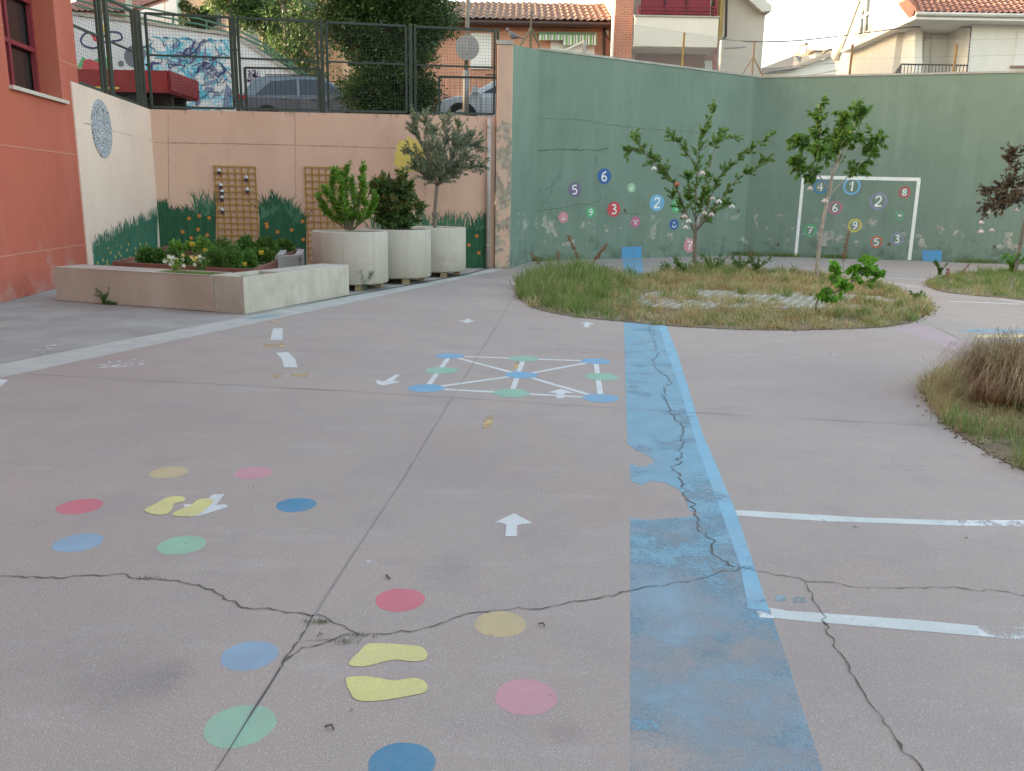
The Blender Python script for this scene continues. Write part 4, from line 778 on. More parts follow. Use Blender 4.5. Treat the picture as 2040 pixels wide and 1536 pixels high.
st = {0: (.62, .62, .55), 1: (.16, .34, .12), 2: (.03, .06, .05)}; k = 0; x = 1074.0
sm = [mat('awning stripe %s' % s_, c_, None, 4, .8, 0) for s_, c_ in (('cream', st[0]), ('green', st[1]), ('dark', st[2]))]
ss = [MB(), MB(), MB()]
while x < 1188:
    kk, wd_ = ((0, 4), (1, 4.5), (0, 2), (2, 1.6))[k % 4]; yb = 80 if x < 1122 else 90
    a0, a1 = P(x, 66, Yb-.28), P(min(x+wd_, 1189), 66, Yb-.28); b0, b1 = P(x, yb, Yb-.34), P(min(x+wd_, 1189), yb, Yb-.34); ss[kk].slab([a0, a1, b1, b0], (0, .01, 0)); x += wd_; k += 1
for mb, m_ in zip(ss, sm): mb.build('stripe', m_, aw)
MB().tube([P(1204, 46, Yb-.1), P(1203, 125, Yb-.1)], .05, 8).build('drainpipe', M_brn, bh)
mb = BX(1207, 60, 1213, 70, Yb-.12, .1); mb.build('meter_box', M_shut, bh)
for pts in ([(1072, 48), (1150, 44), (1195, 47), (1205, 58)], [(1205, 62), (1212, 78), (1230, 80), (1252, 82)], [(905, 44), (1000, 47), (1072, 49)]): MB().tube([P(x, y, Yb-.18) for x, y in pts], .018, 5).build('cable', M_trim, bh)
# --- brick chimney-like pier and balcony block
Yq = 31.0; bl = thing('apartment_building', 'cream apartment block with a maroon balcony above a dark red ground floor', 'building', (P(1340, 100, Yq).x, Yq, 4))
mb = MB(); a, b_ = P(1221, 130, Yq), P(1263, 0, Yq); mb.box((a.x, Yq, 3.8), (b_.x, Yq+7, 10.5)); mb.build('brick_pier', M_brickp, bl)
MB().tube([P(1222, 30, Yq-.1), P(1218, 122, Yq-.1)], .05, 8).build('white_pipe', M_shut, bl)
xa, xb = P(1262.5, 60, Yq).x, P(1428, 60, Yq).x
MB().box((xa, Yq+1.2, 3.8), (xb, Yq+7, 10.5)).build('wall', M_cream, bl)
mb = MB(); zt_, zb_ = P(1340, 34, Yq-.2).z, P(1340, 93, Yq-.2).z; mb.box((xa, Yq-.2, zb_), (xb, Yq-.08, zt_)); mb.box((xa, Yq-.08, zb_-.02), (xb, Yq+1.19, zb_+.15)); mb.box((xb-.12, Yq-.077, zb_+.15), (xb-.003, Yq+1.19, zt_)); mb.build('balcony', M_cream, bl)
MB().box((xa-.03, Yq-.24, zt_), (xb+.03, Yq-.04, zt_+.05)).build('balcony_ledge', M_cap, bl)
mb = MB()
for y in (13, 20, 26): a = P(1272, y, Yq-.14); b_ = P(1424, y, Yq-.14); mb.bar((a.x, Yq-.14, P(1340, y, Yq-.14).z), (b_.x, Yq-.14, P(1340, y, Yq-.14).z), .045)
for x in (1272, 1345, 1424): mb.bar(P(x, 12, Yq-.14), P(x, 33, Yq-.14), .04)
mb.build('balcony_rail', M_mar, bl)
mb = BX(1276, -60, 1420, 32, Yq+.2, .05); mb.build('blind', M_mar, bl, label='maroon blind closing the balcony'); mb = MB()
for x in (1324, 1367): mb.bar(P(x, -40, Yq+.17), P(x, 30, Yq+.17), .03)
mb.build('blind_post', M_trim, bl)
BX(1262.5, 94, 1428, 175, Yq+1.15, .04).build('ground_floor', brickmat('maroon brick', (.24, .05, .045), (.2, .045, .04), (.17, .07, .06)), bl)
BX(1401, 112, 1404.5, 160, Yq+1.0, .1).build('door_frame', M_ochre, bl); f = BX(1405, 121, 1418, 152, Yq+1.05, .08).build('window', M_trim, bl); mb = MB()
for i in range(5): x = 1405.5+i*3; mb.bar(P(x, 122, Yq+1.02), P(x, 151, Yq+1.02), .03)
for i in range(6): y = 122+i*5.6; mb.bar(P(1405, y, Yq+1.02), P(1418, y, Yq+1.02), .03)
mb.build('grille', M_shut, f)
MB().tube([P(1428, -20, Yq-.05), P(1427, 110, Yq-.05), P(1425, 116, Yq-.05), P(1424, 152, Yq-.05)], .045, 8).build('drainpipe', M_mar, bl)
# beige block with gable edge
Yg = 34.0; bg_ = thing('beige_house', 'tall beige house with an ochre side strip left of the sky', 'building', (P(1480, 100, Yg).x, Yg, 4))
MB().box((P(1431, 100, Yg).x, Yg, 3.8), (P(1519, 100, Yg).x, Yg+6, 9.2)).build('wall', M_beige, bg_)
a = P(1519, 22, Yg); z_ = P(1519, 22, Yg-.4).z; pk = P(1430, -55, Yg-.4)
MB().slab([V((P(1537, 22, Yg-.4).x, Yg-.4, z_)), V((P(1519, 22, Yg-.4).x, Yg-.4, z_-.02)), V((pk.x, Yg-.4, pk.z)), V((pk.x, Yg-.4, pk.z+.3)), V((P(1537, 22, Yg-.4).x, Yg-.4, z_+.2))], (0, 6.5, 0)).build('roof', M_cream, bg_)
mb = MB().slab([V((P(1519, 24, Yg).x, Yg, 9.19)), V((P(1519, 24, Yg).x, Yg, z_)), V((pk.x, Yg, pk.z)), V((pk.x-2, Yg, 9.19))], (0, 6, 0)); mb.build('gable', M_beige, bg_)
mb = BX(1431, -40, 1446, 78, Yg-.5, .45); mb.build('ochre_panel', M_ochre, bg_); MB().tube([P(1448, -20, Yg-.55), P(1446, 72, Yg-.55), P(1439, 80, Yg-.55), P(1430, 150, Yg-.55)], .05, 8).build('drainpipe', M_brn, bg_)
lt = P(1440, 95, Yg-.6); sl = thing('street_lamp', 'grey street lamp reaching sideways in front of the beige house', 'street lamp', (P(1434, 150, 30).x, 30, 4)); MB().tube([P(1434, 165, 30)+V((0, 0, -2.4)), P(1434, 150, 30), P(1438, 80, 30)], .06, 8).build('pole', M_post, sl)
MB().tube([P(1438, 96, 30), P(1465, 94, 30), P(1486, 93, 30)], [.03, .05, .03], 8).build('lamp_head', M_post, sl)
# --- far house with slate roof
Yf = 60.0; fh = thing('far_house', 'distant house with a dark slate roof and two chimneys', 'building', (P(1590, 160, Yf).x, Yf, 6))
p = lambda x, y, d=0: P(x, y, Yf+d)
MB().slab([p(1514, 175), p(1680, 175), p(1680, 112), p(1664, 112), p(1600, 130), p(1580, 140), p(1514, 146)], (0, 10, 0)).build('wall', M_wht, fh)
MB().slab([p(1508, 146, -.4), p(1580, 141, -.4), p(1596, 133, -.4), p(1668, 108, -.4), p(1600, 118, 6), p(1585, 116, 6)], (0, .3, .25)).build('roof', M_dkroof, fh)
MB().slab([p(1583, 118, 5), p(1606, 98, 9), p(1668, 100, 9), p(1668, 112, 5)], (0, 2, .2)).build('upper_roof', M_tilew, fh)
for x0, x1, y0, y1 in ((1622, 1638, 103, 121), (1653, 1664, 99, 112), (1604, 1609, 88, 99)): c_ = BX(x0, y0, x1, y1+6, Yf+1, 1).build('chimney', M_cream, fh); BX(x0-1, y0-2, x1+1, y0, Yf+.9, 1.2).build('chimney_cap', M_dkroof, c_)
BX(1564, 153, 1588, 163, Yf-.1, .09).build('window', M_trim, fh)
# --- white house at the right
Yw = 33.0; wh = thing('white_house', 'white rendered house with a red tile roof and a black railed balcony', 'building', (P(1850, 160, Yw).x, Yw, 4))
pw = lambda x, y, d=0: P(x, y, Yw+d)
cA = pw(1824, 160); fz = 5.0; Yn = Yw+7.5
GW = Wall(V((P(1667, 160, Yn).x, Yn, 0)), V((cA.x, Yw, 0)))           # gable wall runs back to the left
gz = lambda x, y: GW.at(x, y)
gpts = [GW.at(1668, 190), GW.at(1822, 190), GW.at(1822, 30), GW.at(1790, -12), GW.at(1735, -90), GW.at(1708, -3), GW.at(1663, 112)]
MB().slab(gpts, -GW.n*.3).build('gable_wall', M_wht, wh)
mb = MB()
for a, b_ in (((1661, 116), (1706, -6)), ((1706, -6), (1733, -95))): mb.bar(GW.at(*a, .15), GW.at(*b_, .15), .5, .16, GW.n)
mb.build('verge', M_cream, wh)
mb = MB()
for a, b_ in (((1824, 28), (1788, -16)), ((1788, -16), (1735, -95))): mb.bar(GW.at(*a, .1), GW.at(*b_, .1), .45, .2, GW.n)
mb.build('verge_tiles', M_tile2, wh)
f = MB().poly(*[GW.at(x, y, .01) for x, y in ((1712, 74), (1732, 62), (1738, 0), (1729, -8), (1716, 30))]).build('window', M_cglass, wh, label='tall gable window'); mb = MB()
for a, b_ in (((1712, 74), (1716, 30)), ((1716, 30), (1730, -8)), ((1732, 62), (1738, -2)), ((1712, 74), (1732, 62)), ((1722, 68), (1727, 2)), ((1714, 38), (1735, 24))): mb.bar(GW.at(*a, .04), GW.at(*b_, .04), .09)
mb.build('frame', M_cream, f)
for q in ([(1726, 158), (1736, 152), (1736, 128), (1727, 133)], [(1698, 163), (1707, 161), (1707, 148), (1700, 151)]): MB().poly(*[GW.at(x, y, .012) for x, y in q]).build('window', M_trim if q[0][0] > 1700 else M_cream, wh)
f = MB().poly(*[GW.at(x, y, .012) for x, y in ((1784, 165), (1812, 165), (1812, 78), (1786, 92))]).build('window', M_shut, wh)
zs1 = pw(1900, 42, -.8).z
MB().box((pw(1815, 100).x, Yw+1.4, fz-1), (pw(1940, 100).x, Yw+6, zs1+.3)).build('balcony_recess', M_cream, wh)
mb = MB().box((pw(1936, 60, -.3).x, Yw-.3, fz-1), (pw(2120, 60).x, Yw+6, zs1+.05)); mb.build('wall', M_wht, wh)
e0 = pw(1823, 30, -1.0); zE = e0.z
mb = MB().box((pw(1823, 40, -1.0).x, Yw-1.0, zs1), (P(2150, 40, Yw).x, Yw+6, zE)); mb.build('eave', M_shut, wh)
MB().tube([(e0.x, Yw-1.05, zE+.03), (e0.x+9, Yw-1.05, zE+.03)], .075, 8).build('gutter', M_gut, wh)
tileroof(wh, (e0.x+.1, Yw-1.0, zE+.08), (e0.x+9, Yw-1.0, zE+.08), (.33, 1, .42), 5.2, M_tile2, pitch=.23, course=.36)
0 and tileroof(wh, (e0.x+.1, Yw-1.0, zE+.08), (e0.x-1.6, Yw-1.0+4.2, zE+.05+1.6), (1, .1, .25), 1.5, M_tile2, name='hip_roof', pitch=.23, course=.36)
f = BX(1832, 72, 1924, 170, Yw+1.36, .035).build('shutter', M_shut, wh, label='wide white balcony shutter'); mb = MB(); 
for y in range(76, 168, 3): mb.bar(P(1832, y, Yw+1.35), P(1924, y+.8, Yw+1.35), .008)
mb.bar(P(1855, 72, Yw+1.34), P(1853, 165, Yw+1.34), .05); mb.build('slat', M_gut, f)
f = BX(2019, 62, 2060, 131, Yw-.36, .05).build('window', M_shut, wh, label='window cut by the right picture edge'); BX(2015, 131, 2060, 134, Yw-.42, .11).build('sill', M_tile2, f)
mb = MB(); xs = [pw(1763, 130, -.9), pw(1796, 128, -.9), pw(1927, 130, -.9)]; A1 = pw(1796, 128, -1.0); B1 = pw(1927, 129, -1.0); A0 = P(1764, 150, Yw+2.2); zt_ = A1.z; zb_ = pw(1850, 172, -1).z
A0 = V((A0.x, Yw+1.4, zt_)); 
for a, b_ in ((A1, B1), (A0, A1)):
    a = V((a.x, a.y, zt_)); b_ = V((b_.x, b_.y, zt_)); mb.bar(a, b_, .05); k = int((b_-a).length/.125)
    for i in range(k+1): q = a.lerp(b_, i/k); mb.bar((q.x, q.y, zb_), q, .022)
mb.build('balcony_railing', M_trim, wh)
MB().slab([V((A0.x, A0.y, zb_)), V((A1.x, A1.y-.05, zb_)), V((B1.x, A1.y-.05, zb_)), V((B1.x, Yw+1.39, zb_))], (0, 0, -.2)).build('balcony_floor', M_cream, wh)
MB().tube([P(1812, 54, Yw-.2), P(1870, 53, Yw+1.2), P(1935, 54, Yw-.32), P(1924, 170, Yw-.32)], .02, 5).build('cable', M_trim, wh)
sb = thing('shop_banner', 'pale blue banner with dark handwriting low on the white house', 'banner', pw(2010, 165, -.33)); A = pw(1985, 151, -.33)
BX(1985, 150, 2060, 180, Yw-.33, .02).build('cloth', mat('pale blue banner', (.62, .70, .80), None, 3, .8, 0), sb)
mb = MB()
for st_ in ([(1996, 168), (1999, 165), (2003, 165), (2001, 168)], [(2002, 169), (2008, 163), (2013, 158)], [(2013, 168), (2015, 164), (2018, 164), (2017, 168)], [(2020, 168), (2021, 165)], [(2023, 168), (2024, 161)], [(2026, 168), (2027, 162)], [(2029, 165), (2029, 168), (2032, 165), (2031, 168)], [(2033, 168), (2035, 164)]): mb.ribbon([P(x, y, Yw-.345) for x, y in st_], .035, (0, -1, 0))
mb.build('lettering', M_trim, sb)
# overhead cables
for i, pts in enumerate(([(1440, 78, 34), (1505, 83, 25), (1620, 78, 28), (1812, 54, 33)], [(1440, 128, 34), (1520, 137, 36), (1600, 130, 48), (1664, 126, 39)], [(1520, 160, 36), (1600, 152, 50), (1668, 140, 40)])):
    MB().tube(spts([P(*q) for q in pts], 5), .018, 5).build('overhead_cable', M_trim, label='thin dark overhead cable, %s' % ('highest one across the sky', 'middle one below the far roof', 'lowest one above the wall')[i], cat='cable', group='cables between the houses')
# white picket ramp railing
Yr = 27.5; rr = thing('ramp_railing', 'sunlit cream slatted railing rising above the green wall', 'railing', P(1130, 120, Yr)); tp = lambda x: 117-(x-1092)*(34/70)
mb = MB()
for i in range(17): x = 1094+i*4.3; mb.slab([P(x, 140, Yr), P(x+2.2, 140, Yr), P(x+2.2, tp(x+2.2), Yr), P(x, tp(x), Yr)], (0, .03, 0))
mb.build('slats', M_cream, rr); MB().bar(P(1090, 117, Yr-.03), P(1164, 82, Yr-.03), .06).build('top_rail', M_cream, rr); MB().bar(P(1164, 150, Yr-.1), P(1165, 80, Yr-.1), .09).build('post', M_post, rr)
# unseen terrace added left of the frame to keep the low sun off the yard
nb = thing('sun_blocking_terrace', 'added row of plain rendered houses, out of view, that blocks the low sun', 'building', (-30, 20, 3)); nb['kind'] = 'thing'
MB().box((-40, 15, 2.8), (-27, 31.5, 12.4)).build('wall', M_beige, nb); MB().slab([V((-40.3, 14.8, 12.4)), V((-26.6, 14.8, 12.4)), V((-33, 14.8, 13.6))], (0, 17, 0)).build('roof', M_tile2, nb)
# ================================================================ LEFT BACKGROUND
Yv = 30.0
def wallp(x, y): return P(x, y, Yv)
gw = thing('graffiti_wall', 'white painted retaining wall covered with blue graffiti behind the street', 'wall', (P(350, 200, Yv).x, Yv, 4)); gw['kind'] = 'thing'
M_gw = mat('white graffiti wall', (.66, .66, .66), (.56, .57, .58), 2, .9, .15)
topl = [(120, 25), (160, 33), (283, 48), (365, 60), (455, 72), (480, 82), (583, 147), (640, 185)]
mb = MB(); bot = [V((wallp(x, y).x, Yv, 3.6)) for x, y in topl]
mb.slab([V((wallp(60, 25).x, Yv, 3.6)), V((wallp(640, 25).x, Yv, 3.6))]+[wallp(x, y) for x, y in reversed(topl)]+[wallp(60, 20)], (0, .35, 0)); mb.build('wall_face', M_gw, gw)
mb = MB()
for a, b_ in zip(topl, topl[1:]): mb.bar(P(*a, Yv+.15)+V((0, 0, .04)), P(*b_, Yv+.15)+V((0, 0, .04)), .42, .1)
mb.build('coping', M_cap, gw)
rs = random.Random(11)
GM = [mat('graffiti cyan', (.10, .42, .55), None, 4, .8, 0), mat('graffiti navy', (.05, .06, .16), None, 4, .8, 0), mat('graffiti grey blue', (.20, .25, .36), None, 4, .8, 0), mat('graffiti pale cyan', (.35, .62, .70), None, 4, .8, 0)]
def stroke(mb, x, y, L, wd_, curl, off): 
    pts = []; a = rs.uniform(0, 6.3)
    for i in range(9): pts.append(P(x, y, Yv-off)); x += math.cos(a)*L/9; y += math.sin(a)*L/9; a += rs.gauss(0, curl); x = min(max(x, 293), 460); y = min(max(y, 72+(x-290)*.06), 218)
    mb.ribbon(spts(pts, 3), [max(.004, wd_*math.sin(math.pi*(i+.5)/25)) for i in range(25)], (0, -1, 0))
for gi, (nn_, w_, off) in enumerate(((70, .12, .012), (16, .08, .02), (24, .13, .016), (70, .14, .008))):
    mb = MB()
    for _ in range(nn_): stroke(mb, rs.gauss(378, 42), rs.uniform(75, 215), rs.uniform(20, 60), w_*rs.uniform(.4, 1.4), .5, off+rs.random()*.003)
    mb.build('graffiti_stroke', GM[gi], gw, label='abstract graffiti strokes')
mb = MB()
for _ in range(60): stroke(mb, rs.uniform(300, 460), rs.uniform(75, 215), rs.uniform(15, 45), .03, .7, .026)
mb.build('graffiti_line', GM[1], gw)
for q in ([(325, 170), (345, 172), (365, 200), (352, 206)], [(450, 165), (462, 180), (455, 215), (444, 212)]): MB().poly(*[P(x, y, Yv-.024) for x, y in q]).build('graffiti_patch', GM[2], gw)
mb = MB()
for _ in range(12):
    pts = [P(496+rs.uniform(-6, 22), rs.uniform(140, 165), Yv-.01) for _i in range(3)]; mb.ribbon(spts(pts, 4), .03, (0, -1, 0))
mb.build('graffiti_scrawl', mat('graffiti violet', (.14, .07, .22), None, 4, .8, 0), gw)
def gcircle(x, y, r, m_, off, nm='graffiti_disc'): MB().poly(*[P(x+r*math.cos(a*.2618), y+r*math.sin(a*.2618), Yv-off) for a in range(24)]).build(nm, m_, gw)
gcircle(270, 112, 23, mat('graffiti slate', (.16, .18, .22), None, 4, .8, 0), .01); gcircle(241, 127, 6, MATS['graffiti slate'], .01)
cl = [(160, 80), (168, 68), (180, 64), (192, 70), (205, 74), (218, 64), (238, 66), (242, 78), (225, 82), (208, 84), (198, 92), (184, 96), (166, 90)]
MB().ribbon(spts([P(x, y, Yv-.012) for x, y in cl+cl[:1]], 4), .06, (0, -1, 0)).build('graffiti_cloud', GM[1], gw); MB().poly(*[P(x, y, Yv-.009) for x, y in ((194, 60), (205, 50), (216, 47), (217, 62), (205, 66))]).build('graffiti_patch', WM['yellow'], gw)
MB().poly(*[P(x, y, Yv-.01) for x, y in ((181, 70), (198, 68), (200, 76), (189, 84))]).build('graffiti_patch', WM['red'], gw)
MB().poly(*[P(x, y, Yv-.01) for x, y in ((150, 140), (165, 112), (178, 124), (190, 118), (208, 110), (220, 128), (224, 140))]).build('graffiti_hill', MATS['wall green'], gw)
MB().poly(*[P(x, y, Yv-.014) for x, y in ((163, 140), (166, 120), (178, 117), (195, 124), (212, 134), (214, 140))]).build('graffiti_patch', WM['red'], gw)
mb = MB()
for i in range(26): a = P(168+i*6, 40+i*.9, Yv-.006); b_ = P(158+i*4, 96+i*3.2, Yv-.006); mb.bar(a, a.lerp(b_, .9), .018, .002, (0, 1, 0)) if 0 else None
hr = thing('handrail', 'green three bar handrail sloping down along the top of the graffiti wall', 'handrail', P(300, 60, Yv+.3)); mb = MB()
rp = [(150, -12), (196, 0), (300, 18), (400, 38), (470, 58), (525, 86), (612, 150)]
for d in (0, 11, 22): mb.tube([P(x, y+d*(1-.3*(x > 500)), Yv+.25) for x, y in rp], .035, 6)
mb.build('rail', M_grn := mat('green handrail paint', (.07, .17, .12), (.05, .13, .1), 5, .5, 0), hr)
for x, y, l_ in ((200, 2, 32), (345, 27, 30), (412, 42, 28), (466, 57, 22), (530, 92, 26), (575, 122, 26)): MB().bar(P(x, y, Yv+.25), P(x, y+l_, Yv+.25), .05).build('post', M_grn, hr)
# pale blue house
hb = thing('pale_blue_house', 'pale blue house wall with a small antenna behind the handrail', 'building', (P(310, 60, 42).x, 42, 4)); M_pb = mat('pale blue render', (.55, .62, .70), (.52, .58, .66), 1, .9, .05)
BX(255, -80, 357, 80, 42, 8, z0=3.9).build('wall', M_pb, hb); BX(357, -80, 363, 80, 41.9, .2, z0=4).build('corner_pipe', mat('teal pipe', (.2, .35, .38), None, 4, .6, 0), hb)
mb = MB().tube([P(327, 50, 41.5), P(328, 4, 41.5)], .03, 6); mb.bar(P(322, 6, 41.5), P(336, 3, 41.5), .03); mb.build('antenna', M_gal, hb)
pl_ = thing('concrete_post', 'weathered concrete post in front of the tiled roof', 'post', P(255, 45, 33)); MB().slab([P(250, 48, 33), P(257, 48, 33), P(255, -20, 33), P(249, -20, 33)], (0, .3, 0)).build('shaft', M_cap, pl_)
th_ = thing('tiled_house', 'low house with a faded tile roof behind the left fence', 'building', (P(200, 60, 36).x, 36, 4)); BX(100, 20, 262, 70, 36, 6, z0=3.9).build('wall', M_cap, th_)
tileroof(th_, P(100, 22, 35.7), V((P(262, 22, 35.7).x, 35.7, P(100, 22, 35.7).z)), (0, 1, .35), 5, M_tile2)
# pink block with balcony of plants
pk_ = thing('pink_house', 'pink house with a balcony full of plants behind the handrail', 'building', (P(400, 60, 40).x, 40, 4)); M_pk = mat('pink render', (.56, .38, .32), None, 1.5, .9, .05)
BX(364, -120, 455, 85, 41.3, 6, z0=3.9).build('wall', mat('grey balcony wall', (.30, .29, .25), None, 1.5, .9, .05), pk_); BX(415, -120, 462, 90, 40, 1.28, z0=3.9).build('side_wall', M_pk, pk_); f = BX(427, 12, 438, 52, 39.93, .06).build('window', M_cglass, pk_); BX(426, 52, 440, 54, 39.85, .14).build('sill', M_cap, f)  # back wall of the balcony in a grey beige tone, side wall pink
BX(362, 52, 415, 58, 40, 1.28).build('balcony', M_cap, pk_); mb = MB()
for i in range(16): mb.bar(P(363+i*3.4, 30, 40.05), P(363+i*3.4, 52, 40.05), .03)
mb.bar(P(362, 30, 40.05), P(415, 30, 40.05), .05); mb.build('railing', M_trim, pk_)
M_lfd = leafmat('dark leaf', [(.025, .055, .02), (.04, .08, .03), (.015, .04, .015)], .5, .15)
def blob(c, r, n_): 
    d = norm(rng.normal(size=(n_, 3))); rr_ = rng.uniform(.35, 1, (n_, 1))**.5; return np.array(c)+d*rr_*np.array(r), d
bps = []; bds = []
for x, y, r_ in ((372, 42, .5), (385, 25, .35), (400, 46, .5), (412, 40, .45), (368, 12, .3), (410, 22, .25), (392, 50, .4)):
    a, d = blob(P(x, y, 39.8), (r_*.7, .25, r_*.6), 260); bps.append(a); bds.append(d)
leaves('balcony_plants', np.concatenate(bps), np.concatenate(bds)+rng.normal(size=(1820, 3))*.6, .16, .08, M_lfd, pk_)
# orange house behind the thin trees, red roof
oh = thing('orange_house', 'orange rendered house with a red tile roof behind the slender trees', 'building', (P(540, 60, 48).x, 48, 4)); BX(462, 45, 680, 120, 48, 8, z0=3.9).build('wall', mat('orange render', (.55, .33, .2), None, 1.5, .9, .05), oh)
tileroof(oh, P(455, 60, 47.4), V((P(690, 60, 47.4).x, 47.4, P(455, 60, 47.4).z)), (0, 1, .5), 4, M_tile2); BX(462, -120, 680, 38, 52, 6, z0=4).build('upper_wall', M_pk, oh)
for x0 in (470, 520, 600): f = BX(x0, 0, x0+30, 30, 51.9, .09).build('window', M_cglass, oh)
# ================================================================ PLANTERS AND BEDS
def ring(px, pybot, rpx, ytop, label, Yr):
    c = G(px, pybot, .09); r_ = .625; c = V((c.x*(c.y+r_)/c.y, c.y+r_, 0)); h = .86
    t = thing('round_planter', label, 'planter', c, 'round concrete planters')
    MB().lathe(c, [(r_-.09, .12), (r_-.02, .1), (r_, .12), (r_, .09+h-.02), (r_-.015, .09+h), (r_-.085, .09+h), (r_-.1, .09+h-.02), (r_-.1, .09+h-.12)], 48).build('ring', M_con, t, smooth=False)
    me = t.children[0].data; me.polygons.foreach_set('use_smooth', [True]*len(me.polygons))
    MB().poly(*[c+V((math.cos(a*.2618)*(r_-.09), math.sin(a*.2618)*(r_-.09), .09+h-.1)) for a in range(24)]).build('soil', M_soil, t)
    MB().poly(*[c+V((math.cos(-a*.2618)*(r_-.05), math.sin(-a*.2618)*(r_-.05), .115)) for a in range(24)]).build('base', M_dark, t)
    for a in (-1.1, -2.3, .5, 2.2):
        q = c+V((math.cos(a)*(r_-.14), math.sin(a)*(r_-.14), 0)); MB().box(q+V((-.06, -.08, 0)), q+V((.06, .08, .1))).build('foot_block', M_blk, t)
    return c+V((0, 0, .09+h-.1))
M_blk = mat('tan wooden block', (.42, .32, .2), (.3, .22, .14), 12, .9, .3)
c1 = ring(700, 570, 75, 463, 'nearest round concrete planter with the light green laurel', 0); c2 = ring(791, 557, 68, 460, 'middle round concrete planter with the reddish tipped shrub', 0); c3 = ring(866, 544, 62, 457, 'farthest round concrete planter with the olive tree', 0)
# concrete bench planter: two arms round the corner
A, B_, C_ = G(113, 598.5), G(488, 625.5), G(696, 587.5); hb_ = .475
ul = (B_-A).normalized(); ur = (C_-B_).normalized(); nl = V((-ul.y, ul.x, 0)); nr = V((-ur.y, ur.x, 0)); Wd = .5
J = A+ul*((B_-A).length*.853)
def trough(par, P0, u, n_, L, w_, t0, t1, nm='concrete_block'):
    """block from P0 along u; hollow between t0 and t1"""
    def q(a, b_, z): v = P0+u*a+n_*b_; return V((v.x, v.y, z))
    def bk(a0, a1, b0, b1, z0, z1): mb.prism([q(a0, b0, z0), q(a1, b0, z0), q(a1, b1, z0), q(a0, b1, z0)], [q(a0, b0, z1), q(a1, b0, z1), q(a1, b1, z1), q(a0, b1, z1)])
    mb = MB()
    if t0 > 0: bk(0, t0, 0, w_, 0, hb_)
    if t1 < L: bk(t1, L, 0, w_, 0, hb_)
    if t1 > t0: bk(t0, t1, 0, .055, 0, hb_); bk(t0, t1, w_-.055, w_, 0, hb_); bk(t0, t1, .055, w_-.055, 0, hb_-.09)
    o = mb.build(nm, M_con, par, bevel=.008)
    if t1 > t0: MB().poly(q(t0+.001, .056, hb_-.05), q(t1-.001, .056, hb_-.05), q(t1-.001, w_-.056, hb_-.05), q(t0+.001, w_-.056, hb_-.05)).build('soil', M_soil, par)
    return q
M_stn = mat('concrete stained by red dust', (.47, .40, .345), (.38, .31, .26), 1.6, .9, .35, 70, stretch=(1, 1, .5)); bp = thing('bench_planter', 'long low concrete bench planter facing the yard with white flowers in its trough', 'planter', A, 'concrete bench planters'); LJ = (J-A).length
qa = trough(bp, A, ul, nl, LJ-.006, Wd, LJ*.62, LJ-.08); bp.children[0].data.materials[0] = M_stn
bp2 = thing('bench_planter', 'concrete corner block with the pale right arm and a soil filled trough', 'planter', B_, 'concrete bench planters')
LB_ = (B_-J).length; Lr = (C_-B_).length
mb = MB(); qc = lambda a, b_, z: (lambda v: V((v.x, v.y, z)))(B_-ul*a+nl*b_)
# corner block prism: J..B front, then along right arm
pb_ = [J+ul*.006, B_, B_+ur*.9, B_+ur*.9+nr*Wd, J+ul*.006+nl*Wd*1.0]
ins = .06
mb.prism([V((p_.x, p_.y, 0)) for p_ in pb_], [V((p_.x, p_.y, hb_-.09)) for p_ in pb_])
def rimwall(a, b_, n_, z0=hb_-.09, z1=hb_): mb.prism([V((q.x, q.y, z0)) for q in (a, b_, b_+n_*ins, a+n_*ins)], [V((q.x, q.y, z1)) for q in (a, b_, b_+n_*ins, a+n_*ins)])
rimwall(J+ul*.006, B_, nl); rimwall(B_+ur*.0, B_+ur*.9, nr); rimwall(pb_[4]-nl*ins, pb_[3]-nr*ins, nr); rimwall(J+ul*.006+nl*.06, J+ul*.066+nl*.06, nl*(Wd-.12)/ins)
mb.build('corner_block', M_con, bp2)
cen = [p_ for p_ in (J+ul*.05+nl*.05, B_+nr*.06-ul*.02, B_+ur*.89+nr*.05, B_+ur*.89+nr*(Wd-.05), J+ul*.05+nl*(Wd-.05))]
MB().poly(*[V((p_.x, p_.y, hb_-.05)) for p_ in cen]).build('soil', mat('grey gravel soil', (.34, .33, .31), (.2, .19, .17), 24, 1, .8, 50), bp2)
mb = MB(); z_ = lambda v, z: V((v.x, v.y, z)); r1, r2 = B_+ur*.903, C_; mb.prism([z_(p_, 0) for p_ in (r1, r2, r2+nr*Wd, r1+nr*Wd)], [z_(p_, hb_-.004) for p_ in (r1, r2, r2+nr*Wd, r1+nr*Wd)]); mb.build('arm_block', M_con, bp2, bevel=.008)
# raised beds
M_bed = mat('rusty brown bed board', (.26, .11, .08), (.2, .085, .065), 5, .8, .2, 60); M_gb = mat('grey block', (.40, .38, .37), (.33, .31, .3), 6, .9, .3)
def bed(name, label, pts, h, m_, w_=.045):
    c = sum(pts, V((0, 0, 0)))/len(pts); t = thing(name, label, 'raised bed', c, 'raised vegetable beds'); 
    for a, b_ in zip(pts, pts[1:]+pts[:1]):
        d = (b_-a).normalized(); n_ = V((-d.y, d.x, 0)); e = d*w_*.5
        MB().prism([z_(q, 0) for q in (a+e, b_-e, b_-e+n_*w_, a+e+n_*w_)], [z_(q, h) for q in (a+e, b_-e, b_-e+n_*w_, a+e+n_*w_)]).build('board', m_, t, bevel=.006)
    MB().poly(*[z_(q, h-.06) for q in pts]).build('soil', M_soil, t); return t
hz = .42
p = lambda x, y: z_(G(x, y, hz), 0)
b1 = [p(222, 521), p(505, 537), p(560, 515.5), p(300, 504)]; bed('raised_bed', 'rust brown raised bed just behind the concrete bench', b1, hz, M_bed)
